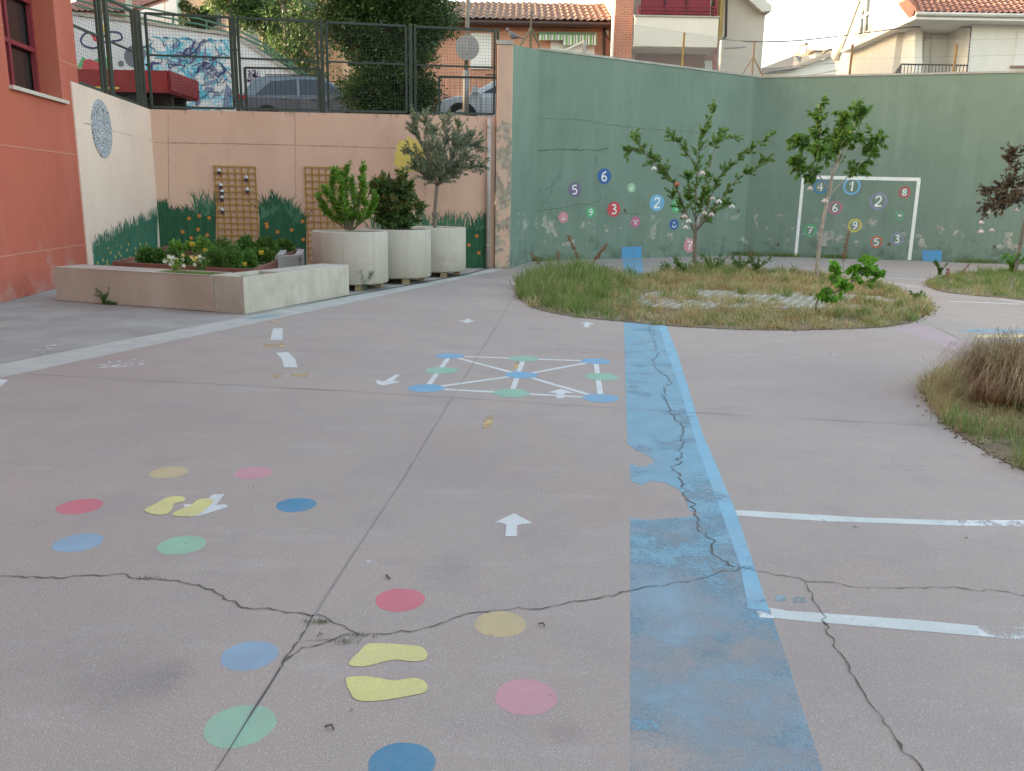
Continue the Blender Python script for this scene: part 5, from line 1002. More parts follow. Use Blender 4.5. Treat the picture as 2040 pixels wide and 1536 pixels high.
b2 = [p(300, 503), p(570, 513.5), p(600, 499), p(350, 490)]; bed('raised_bed', 'farther rust brown raised bed below the left trellis', b2, hz+.05, M_bed)
q = [p(536, 517), p(604, 513.5), p(610, 508), p(545, 510)]; bed('block_bed', 'small grey block bed end beside the first planter', [p(548, 519), p(601, 516), p(606, 503), p(560, 504)], hz+.07, M_gb, .12)
# ================================================================ PLANTS
M_bark = mat('grey brown bark', (.21, .18, .15), (.13, .115, .10), 9, .9, .5, 60); M_barkp = mat('pale cherry bark', (.36, .33, .29), (.22, .19, .17), 14, .8, .4, 50); M_stem = mat('green stem', (.12, .19, .06), None, 6, .8, .1)
L_bright = leafmat('bright laurel leaf', [(.13, .27, .03), (.09, .22, .03), (.17, .32, .045), (.06, .16, .025)])
L_mid = leafmat('mid green leaf', [(.06, .15, .03), (.09, .19, .035), (.045, .11, .025), (.12, .22, .04)])
L_yng = leafmat('young tree leaf', [(.10, .22, .045), (.15, .29, .06), (.075, .16, .035), (.21, .35, .08)])
L_dark = leafmat('deep glossy leaf', [(.045, .10, .03), (.065, .135, .04), (.035, .08, .028), (.09, .17, .045)], .35, .3)
L_red = leafmat('reddish young leaf', [(.20, .15, .05), (.16, .17, .04), (.26, .11, .05), (.12, .14, .04)])
L_olive = leafmat('olive leaf', [(.14, .18, .12), (.20, .25, .18), (.09, .13, .08), (.27, .31, .24)], .5, .2)
L_cherry = leafmat('cherry leaf', [(.08, .18, .035), (.12, .245, .05), (.06, .145, .03), (.17, .30, .065)], .4)
L_plum = leafmat('purple plum leaf', [(.075, .045, .04), (.11, .06, .05), (.06, .05, .035), (.14, .09, .06)], .45, .25)
L_vine = leafmat('vine leaf', [(.10, .30, .03), (.14, .37, .04), (.08, .24, .025), (.18, .40, .07)], .5, .45)
L_lime = leafmat('lime leaf', [(.22, .33, .05), (.16, .27, .045), (.28, .38, .08)])
L_tree = leafmat('street tree leaf', [(.045, .10, .03), (.065, .135, .04), (.035, .08, .025)], .6, .18)
def limb(mb, pts, r0_, r1_, k=7):
    s_ = spts(pts, 4); mb.tube(s_, [r0_+(r1_-r0_)*i/(len(s_)-1) for i in range(len(s_))], k); return s_
def along(path, t0, n_):                       # n random points (and tangents) on a polyline from fraction t0
    pos = []; tn = []; m_ = len(path)-1
    for _ in range(n_):
        f = (t0+(1-t0)*random.random())*m_; i = min(int(f), m_-1); pos.append(path[i].lerp(path[i+1], f-i)); tn.append((path[i+1]-path[i]).normalized())
    return pos, tn
def pxlimb(pts, Y): return [P(x, y, Y+dy) for x, y, dy in pts]
def twigs(mb, paths, t0, n_, L, up=.3, r_=.004, spread=1.0):
    """short side twigs; returns their paths"""
    out = []
    for path, k in zip(paths, n_ if isinstance(n_, list) else [n_]*len(paths)):
        pos, tn = along(path, t0, k)
        for p_, t_ in zip(pos, tn):
            d = (V(norm(rng.normal(size=3)))*spread+t_*.9+V((0, 0, up))).normalized(); l_ = L*random.uniform(.5, 1.2)
            q = [p_, p_+d*l_*.5+V((0, 0, .02*l_)), p_+d*l_+V((0, 0, -.05*l_))]; mb.tube(q, [r_, r_*.8, r_*.4], 4, False); out.append(q)
    return out
def twleaves(tw, per, L, W_, m_, name, par, t0=.15, out=.9, droop=0.0, **kw):
    pos = []; ds = []
    for q in tw:
        pp, tt = along(q, t0, per)
        for a, b_ in zip(pp, tt): pos.append(a); d = V(norm(rng.normal(size=3)))*out+b_*.8; d.z -= droop; ds.append(d)
    return leaves(name, [tuple(a) for a in pos], [tuple(a) for a in ds], L, W_, m_, par, **kw)
def plant(name, label, cat, base, group=None): t = thing(name, label, cat, base, group); t['kind'] = 'thing'; return t
# laurel in the first planter
Y1 = c1.y; t = plant('laurel_shrub', 'light green laurel shrub with upright shoots in the nearest round planter', 'shrub', c1); mb = MB(); paths = []
for pts in ([(698, 458, 0), (690, 400, .1), (692, 340, .1)], [(700, 458, 0), (716, 400, -.1), (721, 338, -.1)], [(700, 458, 0), (735, 430, .1), (748, 400, .1)], [(696, 458, 0), (664, 410, .15), (664, 345, .1)], [(692, 458, 0), (655, 430, -.1), (636, 398, -.1)],
            [(690, 458, 0), (672, 420, -.2), (650, 385, -.25)], [(700, 458, 0), (705, 410, .25), (700, 365, .3)], [(704, 458, 0), (726, 425, -.2), (724, 372, -.2)], [(695, 458, 0), (683, 420, -.25), (680, 362, -.25)], [(700, 458, 0), (690, 440, .3), (676, 350, .3)]):
    paths.append(limb(mb, pxlimb(pts, Y1), .014, .004, 6))
tw = twigs(mb, paths, .15, 38, .15, .9, .003, .6); mb.build('stem', M_bark, t)
twleaves([p_[-5:] for p_ in paths]+tw, 11, .085, .032, L_bright, 'foliage', t, .1, .75)
# reddish shrub in the second planter
Y2 = c2.y; t = plant('photinia_shrub', 'rounded dark green shrub with reddish young tips in the middle planter', 'shrub', c2); mb = MB(); paths = []
for i in range(20):
    a = random.uniform(0, 6.3); rx = random.uniform(.1, 1); top = V((c2.x+math.cos(a)*.48*rx, Y2+math.sin(a)*.48*rx, c2.z+random.uniform(.55, 1.15)*(1.05-.3*rx)))
    paths.append(limb(mb, [c2+V((random.uniform(-.05, .05), 0, 0)), c2.lerp(top, .5)+V((math.cos(a)*.12, math.sin(a)*.12, 0)), top], .012, .004, 5))
tw = twigs(mb, paths, .15, 30, .2, .3, .003, 1.1); mb.build('stem', M_bark, t); twleaves(tw, 15, .09, .042, L_dark, 'foliage', t, .1, 1.0)
hi = [q for q in tw if q[-1].z > c2.z+.45 and random.random() < .7]; twleaves(hi, 10, .085, .03, L_red, 'young_leaves', t, .5, .8)
# olive
Y3 = c3.y; t = plant('olive_tree', 'silvery olive tree with a clear trunk in the farthest round planter', 'tree', c3); mb = MB()
tr = limb(mb, [P(867, 458, Y3), P(866, 430, Y3), P(868, 400, Y3), P(871, 368, Y3)], .042, .034, 9); mb.lathe(P(866, 428, Y3), [(.03, -.08), (.055, -.03), (.058, .03), (.03, .09)], 9); paths = []
for pts in ([(871, 370, 0), (850, 330, .2), (815, 300, .3)], [(871, 370, 0), (862, 310, -.2), (845, 235, -.2)], [(871, 370, 0), (885, 310, .1), (890, 240, .2)], [(871, 370, 0), (900, 320, -.2), (935, 270, -.2)], [(871, 370, 0), (915, 345, .2), (955, 330, .3)],
            [(871, 370, 0), (855, 320, .4), (865, 262, .5)], [(871, 370, 0), (895, 330, .4), (915, 250, .5)], [(871, 370, 0), (845, 350, -.3), (826, 335, -.4)], [(871, 370, 0), (900, 340, -.4), (925, 315, -.5)], [(862, 330, 0), (835, 280, .1), (822, 238, .1)], [(885, 300, 0), (925, 290, .1), (952, 290, .1)], [(871, 370, 0), (880, 345, -.5), (872, 290, -.6)]):
    paths.append(limb(mb, pxlimb(pts, Y3), .016, .004, 5))
tw = twigs(mb, paths, .15, 42, .28, .5, .0022, 1.0); mb.build('trunk', M_bark, t); twleaves(tw, 40, .06, .017, L_olive, 'crown', t, .1, .8)
# playground tree with sprays of small leaves
def finish_tree(t, mb, paths, t0, n_, tl, per, L, W_, lm, bark, up=.3, spread=1.0, droop=0, r_=.004, out=.9):
    tw = twigs(mb, paths, t0, n_, tl, up, r_, spread); mb.build('trunk', bark, t); twleaves(tw, per, L, W_, lm, 'crown', t, .1, out, droop); return tw
bA = G(1386, 545); YA = bA.y; tA = plant('young_tree', 'vase shaped young tree with narrow leafy branches before the numbered wall', 'tree', bA, 'young trees of the yard'); mb = MB()
limb(mb, [z_(bA, -.05)]+pxlimb([(1384, 500, 0), (1386, 462, 0)], YA), .05, .038, 9); paths = []
for pts, r_ in (([(1385, 466, 0), (1365, 420, -.1), (1345, 370, -.2), (1312, 322, -.2), (1266, 300, -.3), (1250, 304, -.3)], .022), ([(1352, 372, -.2), (1318, 345, -.3), (1285, 305, -.35), (1263, 270, -.4)], .014), ([(1386, 464, 0), (1386, 400, .1), (1390, 330, .2), (1400, 270, .2), (1423, 216, .2)], .024),
               ([(1388, 340, .2), (1370, 305, .1), (1352, 283, .1), (1336, 270, .1)], .012), ([(1386, 464, 0), (1410, 410, .2), (1435, 350, .3), (1480, 310, .3), (1540, 268, .4)], .022), ([(1388, 460, 0), (1420, 420, -.2), (1465, 360, -.3), (1500, 338, -.3), (1525, 320, -.3)], .018),
               ([(1398, 400, .1), (1410, 350, .4), (1425, 290, .6), (1440, 262, .7)], .014), ([(1386, 455, 0), (1365, 430, .3), (1345, 400, .5), (1335, 385, .5)], .012), ([(1386, 455, 0), (1415, 432, .4), (1448, 405, .5)], .012), ([(1395, 300, .2), (1430, 280, -.1), (1462, 272, -.2)], .008), ([(1386, 440, 0), (1375, 400, -.5), (1372, 350, -.6)], .014), ([(1386, 440, 0), (1400, 400, -.5), (1408, 365, -.7)], .014)):
    paths.append(limb(mb, pxlimb(pts, YA), r_, .004, 6))
twA = finish_tree(tA, mb, paths, .22, [44, 26, 50, 20, 50, 36, 26, 22, 26, 12, 28, 28], .2, 44, .055, .021, L_yng, M_bark, .35, 1.0, 0, .003)
bB = G(1626, 556); YB_ = bB.y; tB = plant('young_tree', 'young cherry tree with large drooping leaves before the painted goal', 'tree', bB, 'young trees of the yard'); mb = MB()
limb(mb, [z_(bB, -.05)]+pxlimb([(1631, 500, 0), (1640, 440, 0), (1652, 385, 0), (1658, 350, 0)], YB_), .045, .03, 9); paths = []
for pts, r_ in (([(1654, 385, 0), (1632, 350, -.1), (1608, 338, -.2), (1582, 318, -.2)], .016), ([(1658, 352, 0), (1648, 310, .2), (1632, 260, .2), (1633, 200, .2)], .018), ([(1658, 352, 0), (1675, 300, -.1), (1682, 260, -.1), (1684, 225, -.1)], .018), ([(1658, 352, 0), (1690, 290, .2), (1710, 250, .3), (1712, 212, .3)], .016),
               ([(1652, 390, 0), (1690, 350, .2), (1722, 318, .2), (1735, 300, .2)], .014), ([(1700, 300, .2), (1725, 285, .3), (1745, 275, .3)], .010), ([(1645, 310, .2), (1615, 290, .1), (1592, 280, .1)], .010), ([(1658, 352, 0), (1665, 310, .5), (1660, 270, .6)], .012), ([(1660, 330, 0), (1640, 310, -.5), (1625, 300, -.6)], .010)):
    paths.append(limb(mb, pxlimb(pts, YB_), r_, .004, 6))
finish_tree(tB, mb, paths, .35, [16, 22, 22, 20, 17, 13, 13, 15, 13], .22, 17, .14, .068, L_cherry, M_barkp, .1, 1.0, .75, .003, .7)
bC = G(2022, 546); YC = bC.y; tC = plant('young_tree', 'purple leaved tree cut by the right picture edge', 'tree', bC, 'young trees of the yard'); mb = MB()
limb(mb, [z_(bC, -.05)]+pxlimb([(2030, 500, 0), (2042, 440, 0), (2052, 390, 0)], YC), .045, .03, 9); paths = []
for pts, r_ in (([(2050, 400, 0), (2020, 385, -.1), (1985, 398, -.2), (1962, 425, -.2)], .014), ([(2050, 400, 0), (2030, 360, .2), (2010, 325, .2), (2015, 305, .2)], .014), ([(2052, 395, 0), (2020, 370, .4), (1995, 370, .5), (1965, 380, .5)], .012), ([(2052, 395, 0), (2060, 340, 0), (2050, 290, .1)], .016), ([(2052, 395, 0), (2100, 350, 0), (2120, 320, .1)], .016), ([(2052, 395, 0), (2100, 400, .2), (2130, 420, .1)], .012), ([(2040, 390, 0), (2020, 395, -.5), (1998, 410, -.6)], .012)):
    paths.append(limb(mb, pxlimb(pts, YC), r_, .004, 6))
finish_tree(tC, mb, paths, .2, 46, .26, 24, .065, .034, L_plum, M_bark, .1, 1.0, .2, .003)
# vine sapling
bV = G(1627, 632); YV = bV.y; tV = plant('vine_sapling', 'low sprawling vine with bright green leaves at the front of the grass island', 'vine', bV); mb = MB(); paths = [limb(mb, [z_(bV, 0)]+pxlimb([(1626, 605, 0), (1640, 590, 0), (1680, 575, 0), (1712, 545, 0), (1728, 528, 0)], YV), .018, .004, 6), limb(mb, pxlimb([(1640, 590, 0), (1660, 560, -.1), (1662, 540, -.1)], YV), .008, .003, 5), limb(mb, pxlimb([(1700, 560, 0), (1735, 560, .1), (1742, 545, .1)], YV), .006, .003, 5)]
tw = twigs(mb, paths, .25, [34, 10, 10], .16, .2, .003); mb.build('stem', M_bark, tV); twleaves(tw, 10, .08, .075, L_vine, 'foliage', tV, .5, 1.0, .2)
# ornaments hung in the young trees
OM = dict(pale=mat('pale pink ornament', (.62, .50, .48), (.55, .46, .46), 20, .5, .1), white=mat('white ornament', (.72, .72, .70), None, 20, .5, .1), orange=mat('orange ornament', (.6, .2, .1), None, 20, .5, .1), yellow=mat('yellow ornament', (.65, .55, .1), None, 20, .5, .1))
spots = [(1303, 335, YA-.35, 'white', 'upper left branch of the vase shaped tree'), (1349, 366, YA-.45, 'orange', 'orange one left of the vase shaped crown'), (1404, 375, YA-.5, 'yellow', 'yellow one in the middle of the vase shaped crown'), (1399, 345, YA-.4, 'pale', 'high in the middle of the vase shaped crown'),
         (1419, 395, YA-.4, 'pale', 'right of the yellow one'), (1432, 401, YA-.3, 'white', 'right part of the vase shaped crown'), (1458, 411, YA-.2, 'white', 'far right of the vase shaped crown'), (1364, 431, YA-.3, 'pale', 'left low in the vase shaped crown'), (1372, 440, YA-.5, 'white', 'beside the lowest left one'),
         (1366, 452, YA-.35, 'white', 'lowest left of the vase shaped crown'), (1403, 424, YA-.5, 'pale', 'low right of the trunk fork'), (1417, 427, YA-.45, 'pale', 'rightmost of the low pair'), (1614, 375, YB_-.2, 'pale', 'left of the cherry tree trunk'), (1643, 400, YB_-.15, 'pale', 'against the cherry tree trunk'),
         (1955, 461, YC-.2, 'pale', 'lowest left under the purple tree'), (1955, 443, YC-.3, 'pale', 'left under the purple tree'), (1973, 423, YC-.25, 'white', 'brightest under the purple tree'), (1976, 458, YC, 'pale', 'low right one under the purple tree'), (2025, 417, YC-.3, 'pale', 'near the purple tree trunk')]
for x, y, Y_, c_, lab in spots:
    q = P(x, y, Y_); t = thing('hanging_flower', 'small %s plastic flower hanging, %s' % (('pale pink' if c_ == 'pale' else c_), lab), 'ornament', q, 'plastic flowers hung in the young trees')
    s_ = random.uniform(.055, .07); k = 6; mb = MB()
    for i in range(k):
        a0 = 2*math.pi*i/k; pt = lambda a, r_, z: q+V((math.cos(a)*r_, math.sin(a)*r_*.9, z)); mb.quad(pt(a0-.5, s_*.3, s_*.6), pt(a0+.5, s_*.3, s_*.6), pt(a0+.45, s_*1.1, -s_*.1), pt(a0-.45, s_*1.1, -s_*.1)); mb.poly(pt(a0-.45, s_*1.1, -s_*.1), pt(a0+.45, s_*1.1, -s_*.1), pt(a0, s_*.95, -s_*.7))
    mb.tube([q+V((0, 0, s_*.6)), q+V((0, 0, s_*.75))], s_*.33, 8); mb.build('petals', OM[c_], t); MB().tube([q+V((0, 0, s_*.7)), q+V((.005, 0, .2))], .002, 4).build('string', M_trim, t)
# ================================================================ GRASS ISLANDS
L_gg = leafmat('green grass', [(.10, .19, .04), (.15, .25, .055), (.07, .15, .03), (.22, .29, .09), (.34, .34, .16)], .6, .3, ((.15, .23, .065), (.31, .33, .14)), 1.6)
L_dg = leafmat('dry grass', [(.52, .41, .22), (.60, .51, .30), (.42, .31, .16), (.24, .27, .1), (.66, .58, .38)], .7, .3, ((.36, .22, .10), (.46, .32, .17)), 2.3)
L_bg = leafmat('brown tuft grass', [(.38, .25, .15), (.48, .34, .2), (.26, .16, .1), (.58, .45, .29), (.66, .56, .38)], .7, .25, ((.22, .12, .07), (.34, .2, .11)), 7)
isl1 = [(1026, 575), (1032, 592), (1050, 606), (1085, 620), (1150, 632), (1240, 641), (1330, 649), (1450, 656), (1560, 658.5), (1680, 656), (1770, 651), (1825, 638), (1857, 617), (1853, 604), (1820, 590), (1760, 573), (1680, 558), (1600, 548), (1500, 542), (1400, 541), (1330, 545), (1285, 552), (1240, 550), (1200, 545), (1150, 543), (1095, 549), (1055, 559)]
isl2 = [(1843, 563), (1850, 572), (1880, 582), (1930, 588), (2000, 594), (2080, 600), (2300, 600), (2300, 545), (2100, 540), (2000, 541), (1920, 545), (1870, 553)]
isl3 = [(1838, 775), (1845, 800), (1870, 832), (1905, 862), (1950, 892), (2000, 920), (2045, 940), (2200, 1010), (2500, 1050), (2500, 800), (2300, 715), (2100, 700), (1960, 712), (1880, 740)]
def island(pxs, label):
    pts = [G(*q) for q in pxs]; s_ = spts(pts+[pts[0]], 4)[:-1]; o = flat('garden_soil', s_, .006, M_soil, None, label, 'structure'); return [(q.x, q.y) for q in s_]
I1 = island(isl1, 'dry soil of the round garden island'); I2 = island(isl2, 'dry soil of the farther right island'); I3 = island(isl3, 'dry soil of the near right island')
def scatter(poly, n_, keep=None, z=.004):
    pa = np.array(poly); x = rng.uniform(pa[:, 0].min(), pa[:, 0].max(), n_*3); y = rng.uniform(pa[:, 1].min(), pa[:, 1].max(), n_*3); k = inpoly(x, y, poly)
    if keep is not None: k &= keep(x, y) > rng.random(len(x))
    x, y = x[k][:n_], y[k][:n_]; return np.stack([x, y, np.full(len(x), z)], 1)
def vn(x, y, s_, seed=0):                      # cheap smooth noise 0..1
    r_ = np.random.default_rng(seed); o = 0
    for k in range(6): a, b_, c_ = r_.uniform(-1, 1, 3); o = o+np.sin(x*s_*a*2.2+y*s_*b_*2.2+c_*7)
    return np.clip(.5+o/5, 0, 1)
def pxy(x, y):                                 # ground point -> pixel, to place the patches seen in the photograph
    vx, vy, vz = x, y, -CZ; d = vx*fw.x+vy*fw.y+vz*fw.z; return 1020+F*(vx*crt.x+vy*crt.y+vz*crt.z)/d, 768-F*(vx*cup.x+vy*cup.y+vz*cup.z)/d
pav = [(1290, 585), (1340, 580), (1450, 580), (1600, 584), (1720, 590), (1790, 596), (1800, 603), (1740, 612), (1600, 616), (1450, 615), (1370, 619), (1300, 612), (1270, 600)]
PV = [(q.x, q.y) for q in spts([G(*q) for q in pav+pav[:1]], 3)[:-1]]
m, n, l, b = nodes('concrete grass pavers'); g = n.new('ShaderNodeNewGeometry'); br = N(n, 'ShaderNodeTexBrick', Scale=1.0); l.new(g.outputs['Position'], br.inputs[0]); br.inputs['Brick Width'].default_value = .16; br.inputs['Row Height'].default_value = .16; br.inputs['Mortar Size'].default_value = .035
br.inputs['Color1'].default_value = (.12, .10, .06, 1); br.inputs['Color2'].default_value = (.2, .15, .09, 1); br.inputs['Mortar'].default_value = (.33, .34, .31, 1)
l.new(mix(n, l, br.outputs[0], (.2, .2, .12), ramp(n, l, noise(n, l, 2.5, 5), [(.5, (0, 0, 0)), (.65, (1, 1, 1))])), b.inputs['Base Color']); b.inputs['Roughness'].default_value = .95; bump(n, l, b, br.outputs[1], .6, .03)
MB().poly(*[V((x, y, .014)) for x, y in PV]).build('grass_pavers', m, None, kind='structure', label='worn honeycomb concrete pavers in the grass island')
def grass(name, label, poly, n_, keep, h, wd_, m_, lean=.35, droop=.5):
    b_ = scatter(poly, n_, keep); cn = rng.random(len(b_)) < .55; tc = b_[rng.integers(0, len(b_), max(1, len(b_)//70))]; q_ = tc[rng.integers(0, len(tc), len(b_))]+np.concatenate([rng.normal(size=(len(b_), 2))*.05, np.zeros((len(b_), 1))], 1); b_ = np.where(cn[:, None], q_, b_); x, y = b_[:, 0], b_[:, 1]; hh = h(x, y)*rng.uniform(.4, 1.1, len(x))*np.where(cn, 1.12, .85)*np.where(rng.random(len(x)) < .03, 1.6, 1); o = blades(name, b_, hh, wd_, rng.normal(size=(len(x), 2))*lean, m_, None, droop)
    return tag(o, label, 'grass', None, 'stuff')
nopav = lambda x, y: 1-.93*inpoly(x, y, PV)*(vn(x, y, 2.4, 21) < .62)
def gk(x, y): px, py = pxy(x, y); g_ = np.clip((1330-px)/160, 0, 1); g_ = np.maximum(g_, np.clip((565-py)/14, 0, 1)*.6); g_ = np.maximum(g_, .05+.4*(vn(x, y, 1.6, 3) > .62)); return g_*nopav(x, y)*(.35+.65*vn(x, y, 3.5, 12))
def dk(x, y): px, py = pxy(x, y); d_ = np.clip((px-1180)/180, .12, 1)*np.clip((py-540)/25+.35, .35, 1); return d_*nopav(x, y)*(.3+.7*vn(x, y, 2.6, 8))
def hh1(x, y): px, py = pxy(x, y); h = .14+.2*np.clip((1270-px)/120, 0, 1)*np.clip((625-py)/40, .2, 1)+.17*np.clip(1-np.abs(px-1400)/110, 0, 1)*(py < 572)+.06*(py < 572)+.15*vn(x, y, 4, 4)-.06; return np.maximum(h, .05)*np.where(py > 630, .75, 1)
grass('green_grass', 'uncut green grass on the round garden island', I1, 26000, gk, hh1, .010, L_gg, .5)
grass('dry_grass', 'straw coloured dry grass on the round garden island', I1, 34000, dk, lambda x, y: hh1(x, y)*.85+.02, .008, L_dg, .6, .8)
grass('green_grass', 'green grass of the farther right island', I2, 12000, None, lambda x, y: .13+.08*vn(x, y, 2, 5), .009, L_gg, .4)
grass('dry_grass', 'scattered dry blades of the farther right island', I2, 3500, None, lambda x, y: .12+0*x, .008, L_dg, .6)
def k3g(x, y): px, py = pxy(x, y); return np.clip((py-850)/30, 0, 1)*(.15+.85*(vn(x, y, 3, 6) > .35))+.05
def k3d(x, y): px, py = pxy(x, y); return np.clip((905-py)/60, .15, 1)
grass('dry_grass', 'pale dry grass around the brown tuft at the right edge', I3, 22000, k3d, lambda x, y: .07+.13*(pxy(x, y)[0] < 1890)+.05*vn(x, y, 3, 2), .0038, L_dg, .7, .9)
grass('green_grass', 'fresh green grass in front of the brown tuft', I3, 9000, k3g, lambda x, y: .09+.12*vn(x, y, 3, 9), .006, L_gg, .35)
# flattened straw
bs = scatter(I3, 5200, lambda x, y: k3d(x, y)); an = rng.uniform(0, 6.3, len(bs)); o_ = blades('flattened_straw', bs+np.array([0, 0, .02]), .03, .004, np.stack([np.cos(an), np.sin(an)], 1)*6, L_dg, None, .2); tag(o_, 'flattened straw lying around the brown tuft', 'straw', None, 'stuff')
# brown tuft
bt = G(2035, 812); t = plant('brown_tuft', 'big brown ornamental grass tuft at the right picture edge', 'ornamental grass', bt); n_ = 15000
a = rng.uniform(0, 2*math.pi, n_); rr_ = np.sqrt(rng.random(n_))*.3; bs = np.stack([bt.x+.1+np.cos(a)*rr_*1.3, bt.y+.1+np.sin(a)*rr_, np.full(n_, .01)], 1); ld_ = rng.uniform(.1, .95, n_)
base = bs; h = rng.uniform(.24, .54, n_)*(1.0-.15*ld_); L4 = np.stack([np.cos(a+rng.normal(size=n_)*1.0)*ld_, np.sin(a+rng.normal(size=n_)*1.0)*ld_], 1); h_ = h[:, None]; Ln = np.concatenate([L4, np.zeros((n_, 1))], 1)*h_; zz = np.array([[0, 0, 1.]]); sd_ = np.stack([-np.sin(a), np.cos(a), 0*a], 1)*.0019
h_ = h_*rng.uniform(.75, 1.2, (n_, 1)); k1 = base+zz*h_*.55+Ln*.22+rng.normal(size=(n_, 3))*.018; k2 = base+zz*h_*.85+Ln*.62+rng.normal(size=(n_, 3))*.04; k3 = base+zz*h_*(.8-.45*(ld_[:, None] > .6))+Ln*.98+rng.normal(size=(n_, 3))*.03
vv = np.stack([base-sd_, base+sd_, k1+sd_, k1-sd_, k2+sd_*.8, k2-sd_*.8, k3], 1).reshape(-1, 3); i = np.arange(n_)[:, None]*7
f = np.concatenate([i+np.array([[0, 1, 2]]), i+np.array([[0, 2, 3]]), i+np.array([[3, 2, 4]]), i+np.array([[3, 4, 5]]), i+np.array([[5, 4, 6]])]); npmesh('blades', vv, f, 3, L_bg, t)
# dock stalks
M_dock = leafmat('rust dock seeds', [(.26, .07, .035), (.34, .10, .05), (.18, .05, .03)], .8, .1)
for i, (x0, y0, x1, y1, lab) in enumerate(((1152, 515, 1132, 470, 'tallest, left of the blue stripe'), (1183, 522, 1209, 486, 'leaning right beside the blue stripe'), (1078, 530, 1058, 506, 'at the left end of the island'), (1498, 520, 1497, 500, 'small, behind the vase shaped tree'), (1680, 520, 1692, 458, 'before the yellow nine ring'), (1915, 545, 1931, 527, 'leaning in the farther right island'), (1888, 548, 1889, 535, 'short, in the farther right island'), (1113, 525, 1113, 500, 'thin, between two taller ones'))):
    bY = G(x0, (548, 545, 560, 545, 552, 556, 556, 548)[i]); Y_ = bY.y; t = plant('dock_stalk', 'rust red dock seed stalk, '+lab, 'weed', bY, 'dock seed stalks'); mb = MB(); a_ = P(x0, y0, Y_); e_ = P(x1, y1, Y_); s_ = limb(mb, [bY, bY.lerp(a_, .8), a_, e_], .006, .003, 5); mb.build('stem', M_stem, t)
    pp, tt = along([a_, a_.lerp(e_, .5), e_], 0, 190 if i < 2 or i == 4 else 70); w_ = .028
    leaves('seed_head', [tuple(q+V(rng.normal(size=3))*w_*.7) for q in pp], [tuple(q+V(rng.normal(size=3))) for q in tt], .03, .022, M_dock, t)
def weed(x, y, hpx, n_, L, W_, m_, label, name='weed', r_=.03, up=1.2):
    b_ = G(x, y); t = plant(name, label, 'weed', b_, None); h = hpx/F*b_.y; mb = MB(); ps = []
    n_ = int(n_*1.8)
    for i in range(n_):
        a_ = random.uniform(0, 6.3); q = b_+V((math.cos(a_)*r_, math.sin(a_)*r_, 0)); ps.append(limb(mb, [b_, b_.lerp(q, .6)+V((0, 0, h*.4)), q+V((math.cos(a_)*h*.3, math.sin(a_)*h*.3, h*random.uniform(.6, 1)))], .004, .002, 4))
    mb.build('stem', M_stem, t); twleaves(ps, 48, L, W_, m_, 'foliage', t, .05, 1.0); return t
weed(207, 606, 32, 6, .035, .01, L_mid, 'small upright weed at the foot of the concrete bench'); weed(227, 607, 8, 4, .03, .014, L_mid, 'low green weed next to the upright one at the bench foot', r_=.06); weed(726, 580, 42, 3, .07, .012, L_olive, 'tall thin weed in front of the nearest round planter')
weed(1872, 548, 28, 3, .07, .03, L_mid, 'leafy weed at the left of the farther right island'); weed(2016, 545, 42, 5, .08, .035, L_vine, 'bright leafy weed beside the purple tree', r_=.1); weed(1822, 600, 22, 2, .05, .02, L_mid, 'thin weed at the right tip of the round island')
weed(1472, 548, 42, 7, .06, .025, L_mid, 'leafy weed behind the vase shaped tree', r_=.12); weed(1505, 552, 50, 6, .07, .022, L_mid, 'tall weed right of the vase shaped tree', r_=.1); weed(1370, 556, 45, 8, .06, .018, L_mid, 'bushy weed left of the vase shaped trunk', r_=.15); weed(1420, 553, 52, 9, .06, .018, L_mid, 'bushy weed right of the vase shaped trunk', r_=.18); weed(1340, 552, 34, 6, .06, .018, L_mid, 'low leafy weed near the stripe', r_=.15)
L_cg = leafmat('crack grass leaf', [(.10, .14, .06), (.22, .2, .12), (.06, .07, .04)], .8, .2)
for i, (x, y) in enumerate(((636, 1240), (718, 1268), (300, 1153), (690, 1280), (1340, 826))):
    b_ = G(x, y); nq = 90 if i == 0 else 45; bs = np.array([b_])+np.stack([rng.normal(size=nq)*.03, rng.normal(size=nq)*.008, np.zeros(nq)], 1); o_ = blades('crack_grass', bs, .014, .002, rng.normal(size=(nq, 2))*.8, L_cg, None); tag(o_, 'tiny grass growing in the crack, ' + ('beside the crossing joint', 'right of the crossing joint', 'far left', 'below the crossing', 'inside the blue stripe')[i], 'weed', 'grass tufts in the cracks', 'thing')
nl_ = 0; lp_ = []; 
for pl in (I1, I2, I3):
    pa = [V((x, y, 0)) for x, y in pl]
    for a, b_ in zip(pa, pa[1:]+pa[:1]):
        for _ in range(int((b_-a).length*70)): q = a.lerp(b_, random.random()); lp_.append((q.x+random.gauss(0, .035), q.y+random.gauss(0, .035), .008))
o_ = leaves('edge_litter', lp_, np.concatenate([rng.normal(size=(len(lp_), 2)), rng.normal(size=(len(lp_), 1))*.15], 1), .035, .012, leafmat('litter', [(.22, .14, .08), (.34, .26, .16), (.14, .09, .06), (.12, .13, .05)], .9, .1), None); tag(o_, 'dead leaves and chaff along the grass edges', 'litter', None, 'stuff')
# base-of-wall weeds
for i, x in enumerate((1560, 1660, 1950, 1058, 1476)):
    W = W3 if x > 1480 else W2; q = W.at(x, 516, .12); q.z = 0; nn_ = 260; bs = np.array([q])+np.stack([rng.normal(size=nn_)*.35, rng.normal(size=nn_)*.04, np.zeros(nn_)], 1); o_ = blades('wall_weeds', bs, .16, .012, rng.normal(size=(nn_, 2))*.4, L_gg, None); tag(o_, 'low weeds at the foot of the green wall, ' + ('left post of the goal', 'inside the goal', 'right of the goal', 'left end of the wall', 'wall corner')[i], 'weed', 'weeds along the green wall', 'thing')
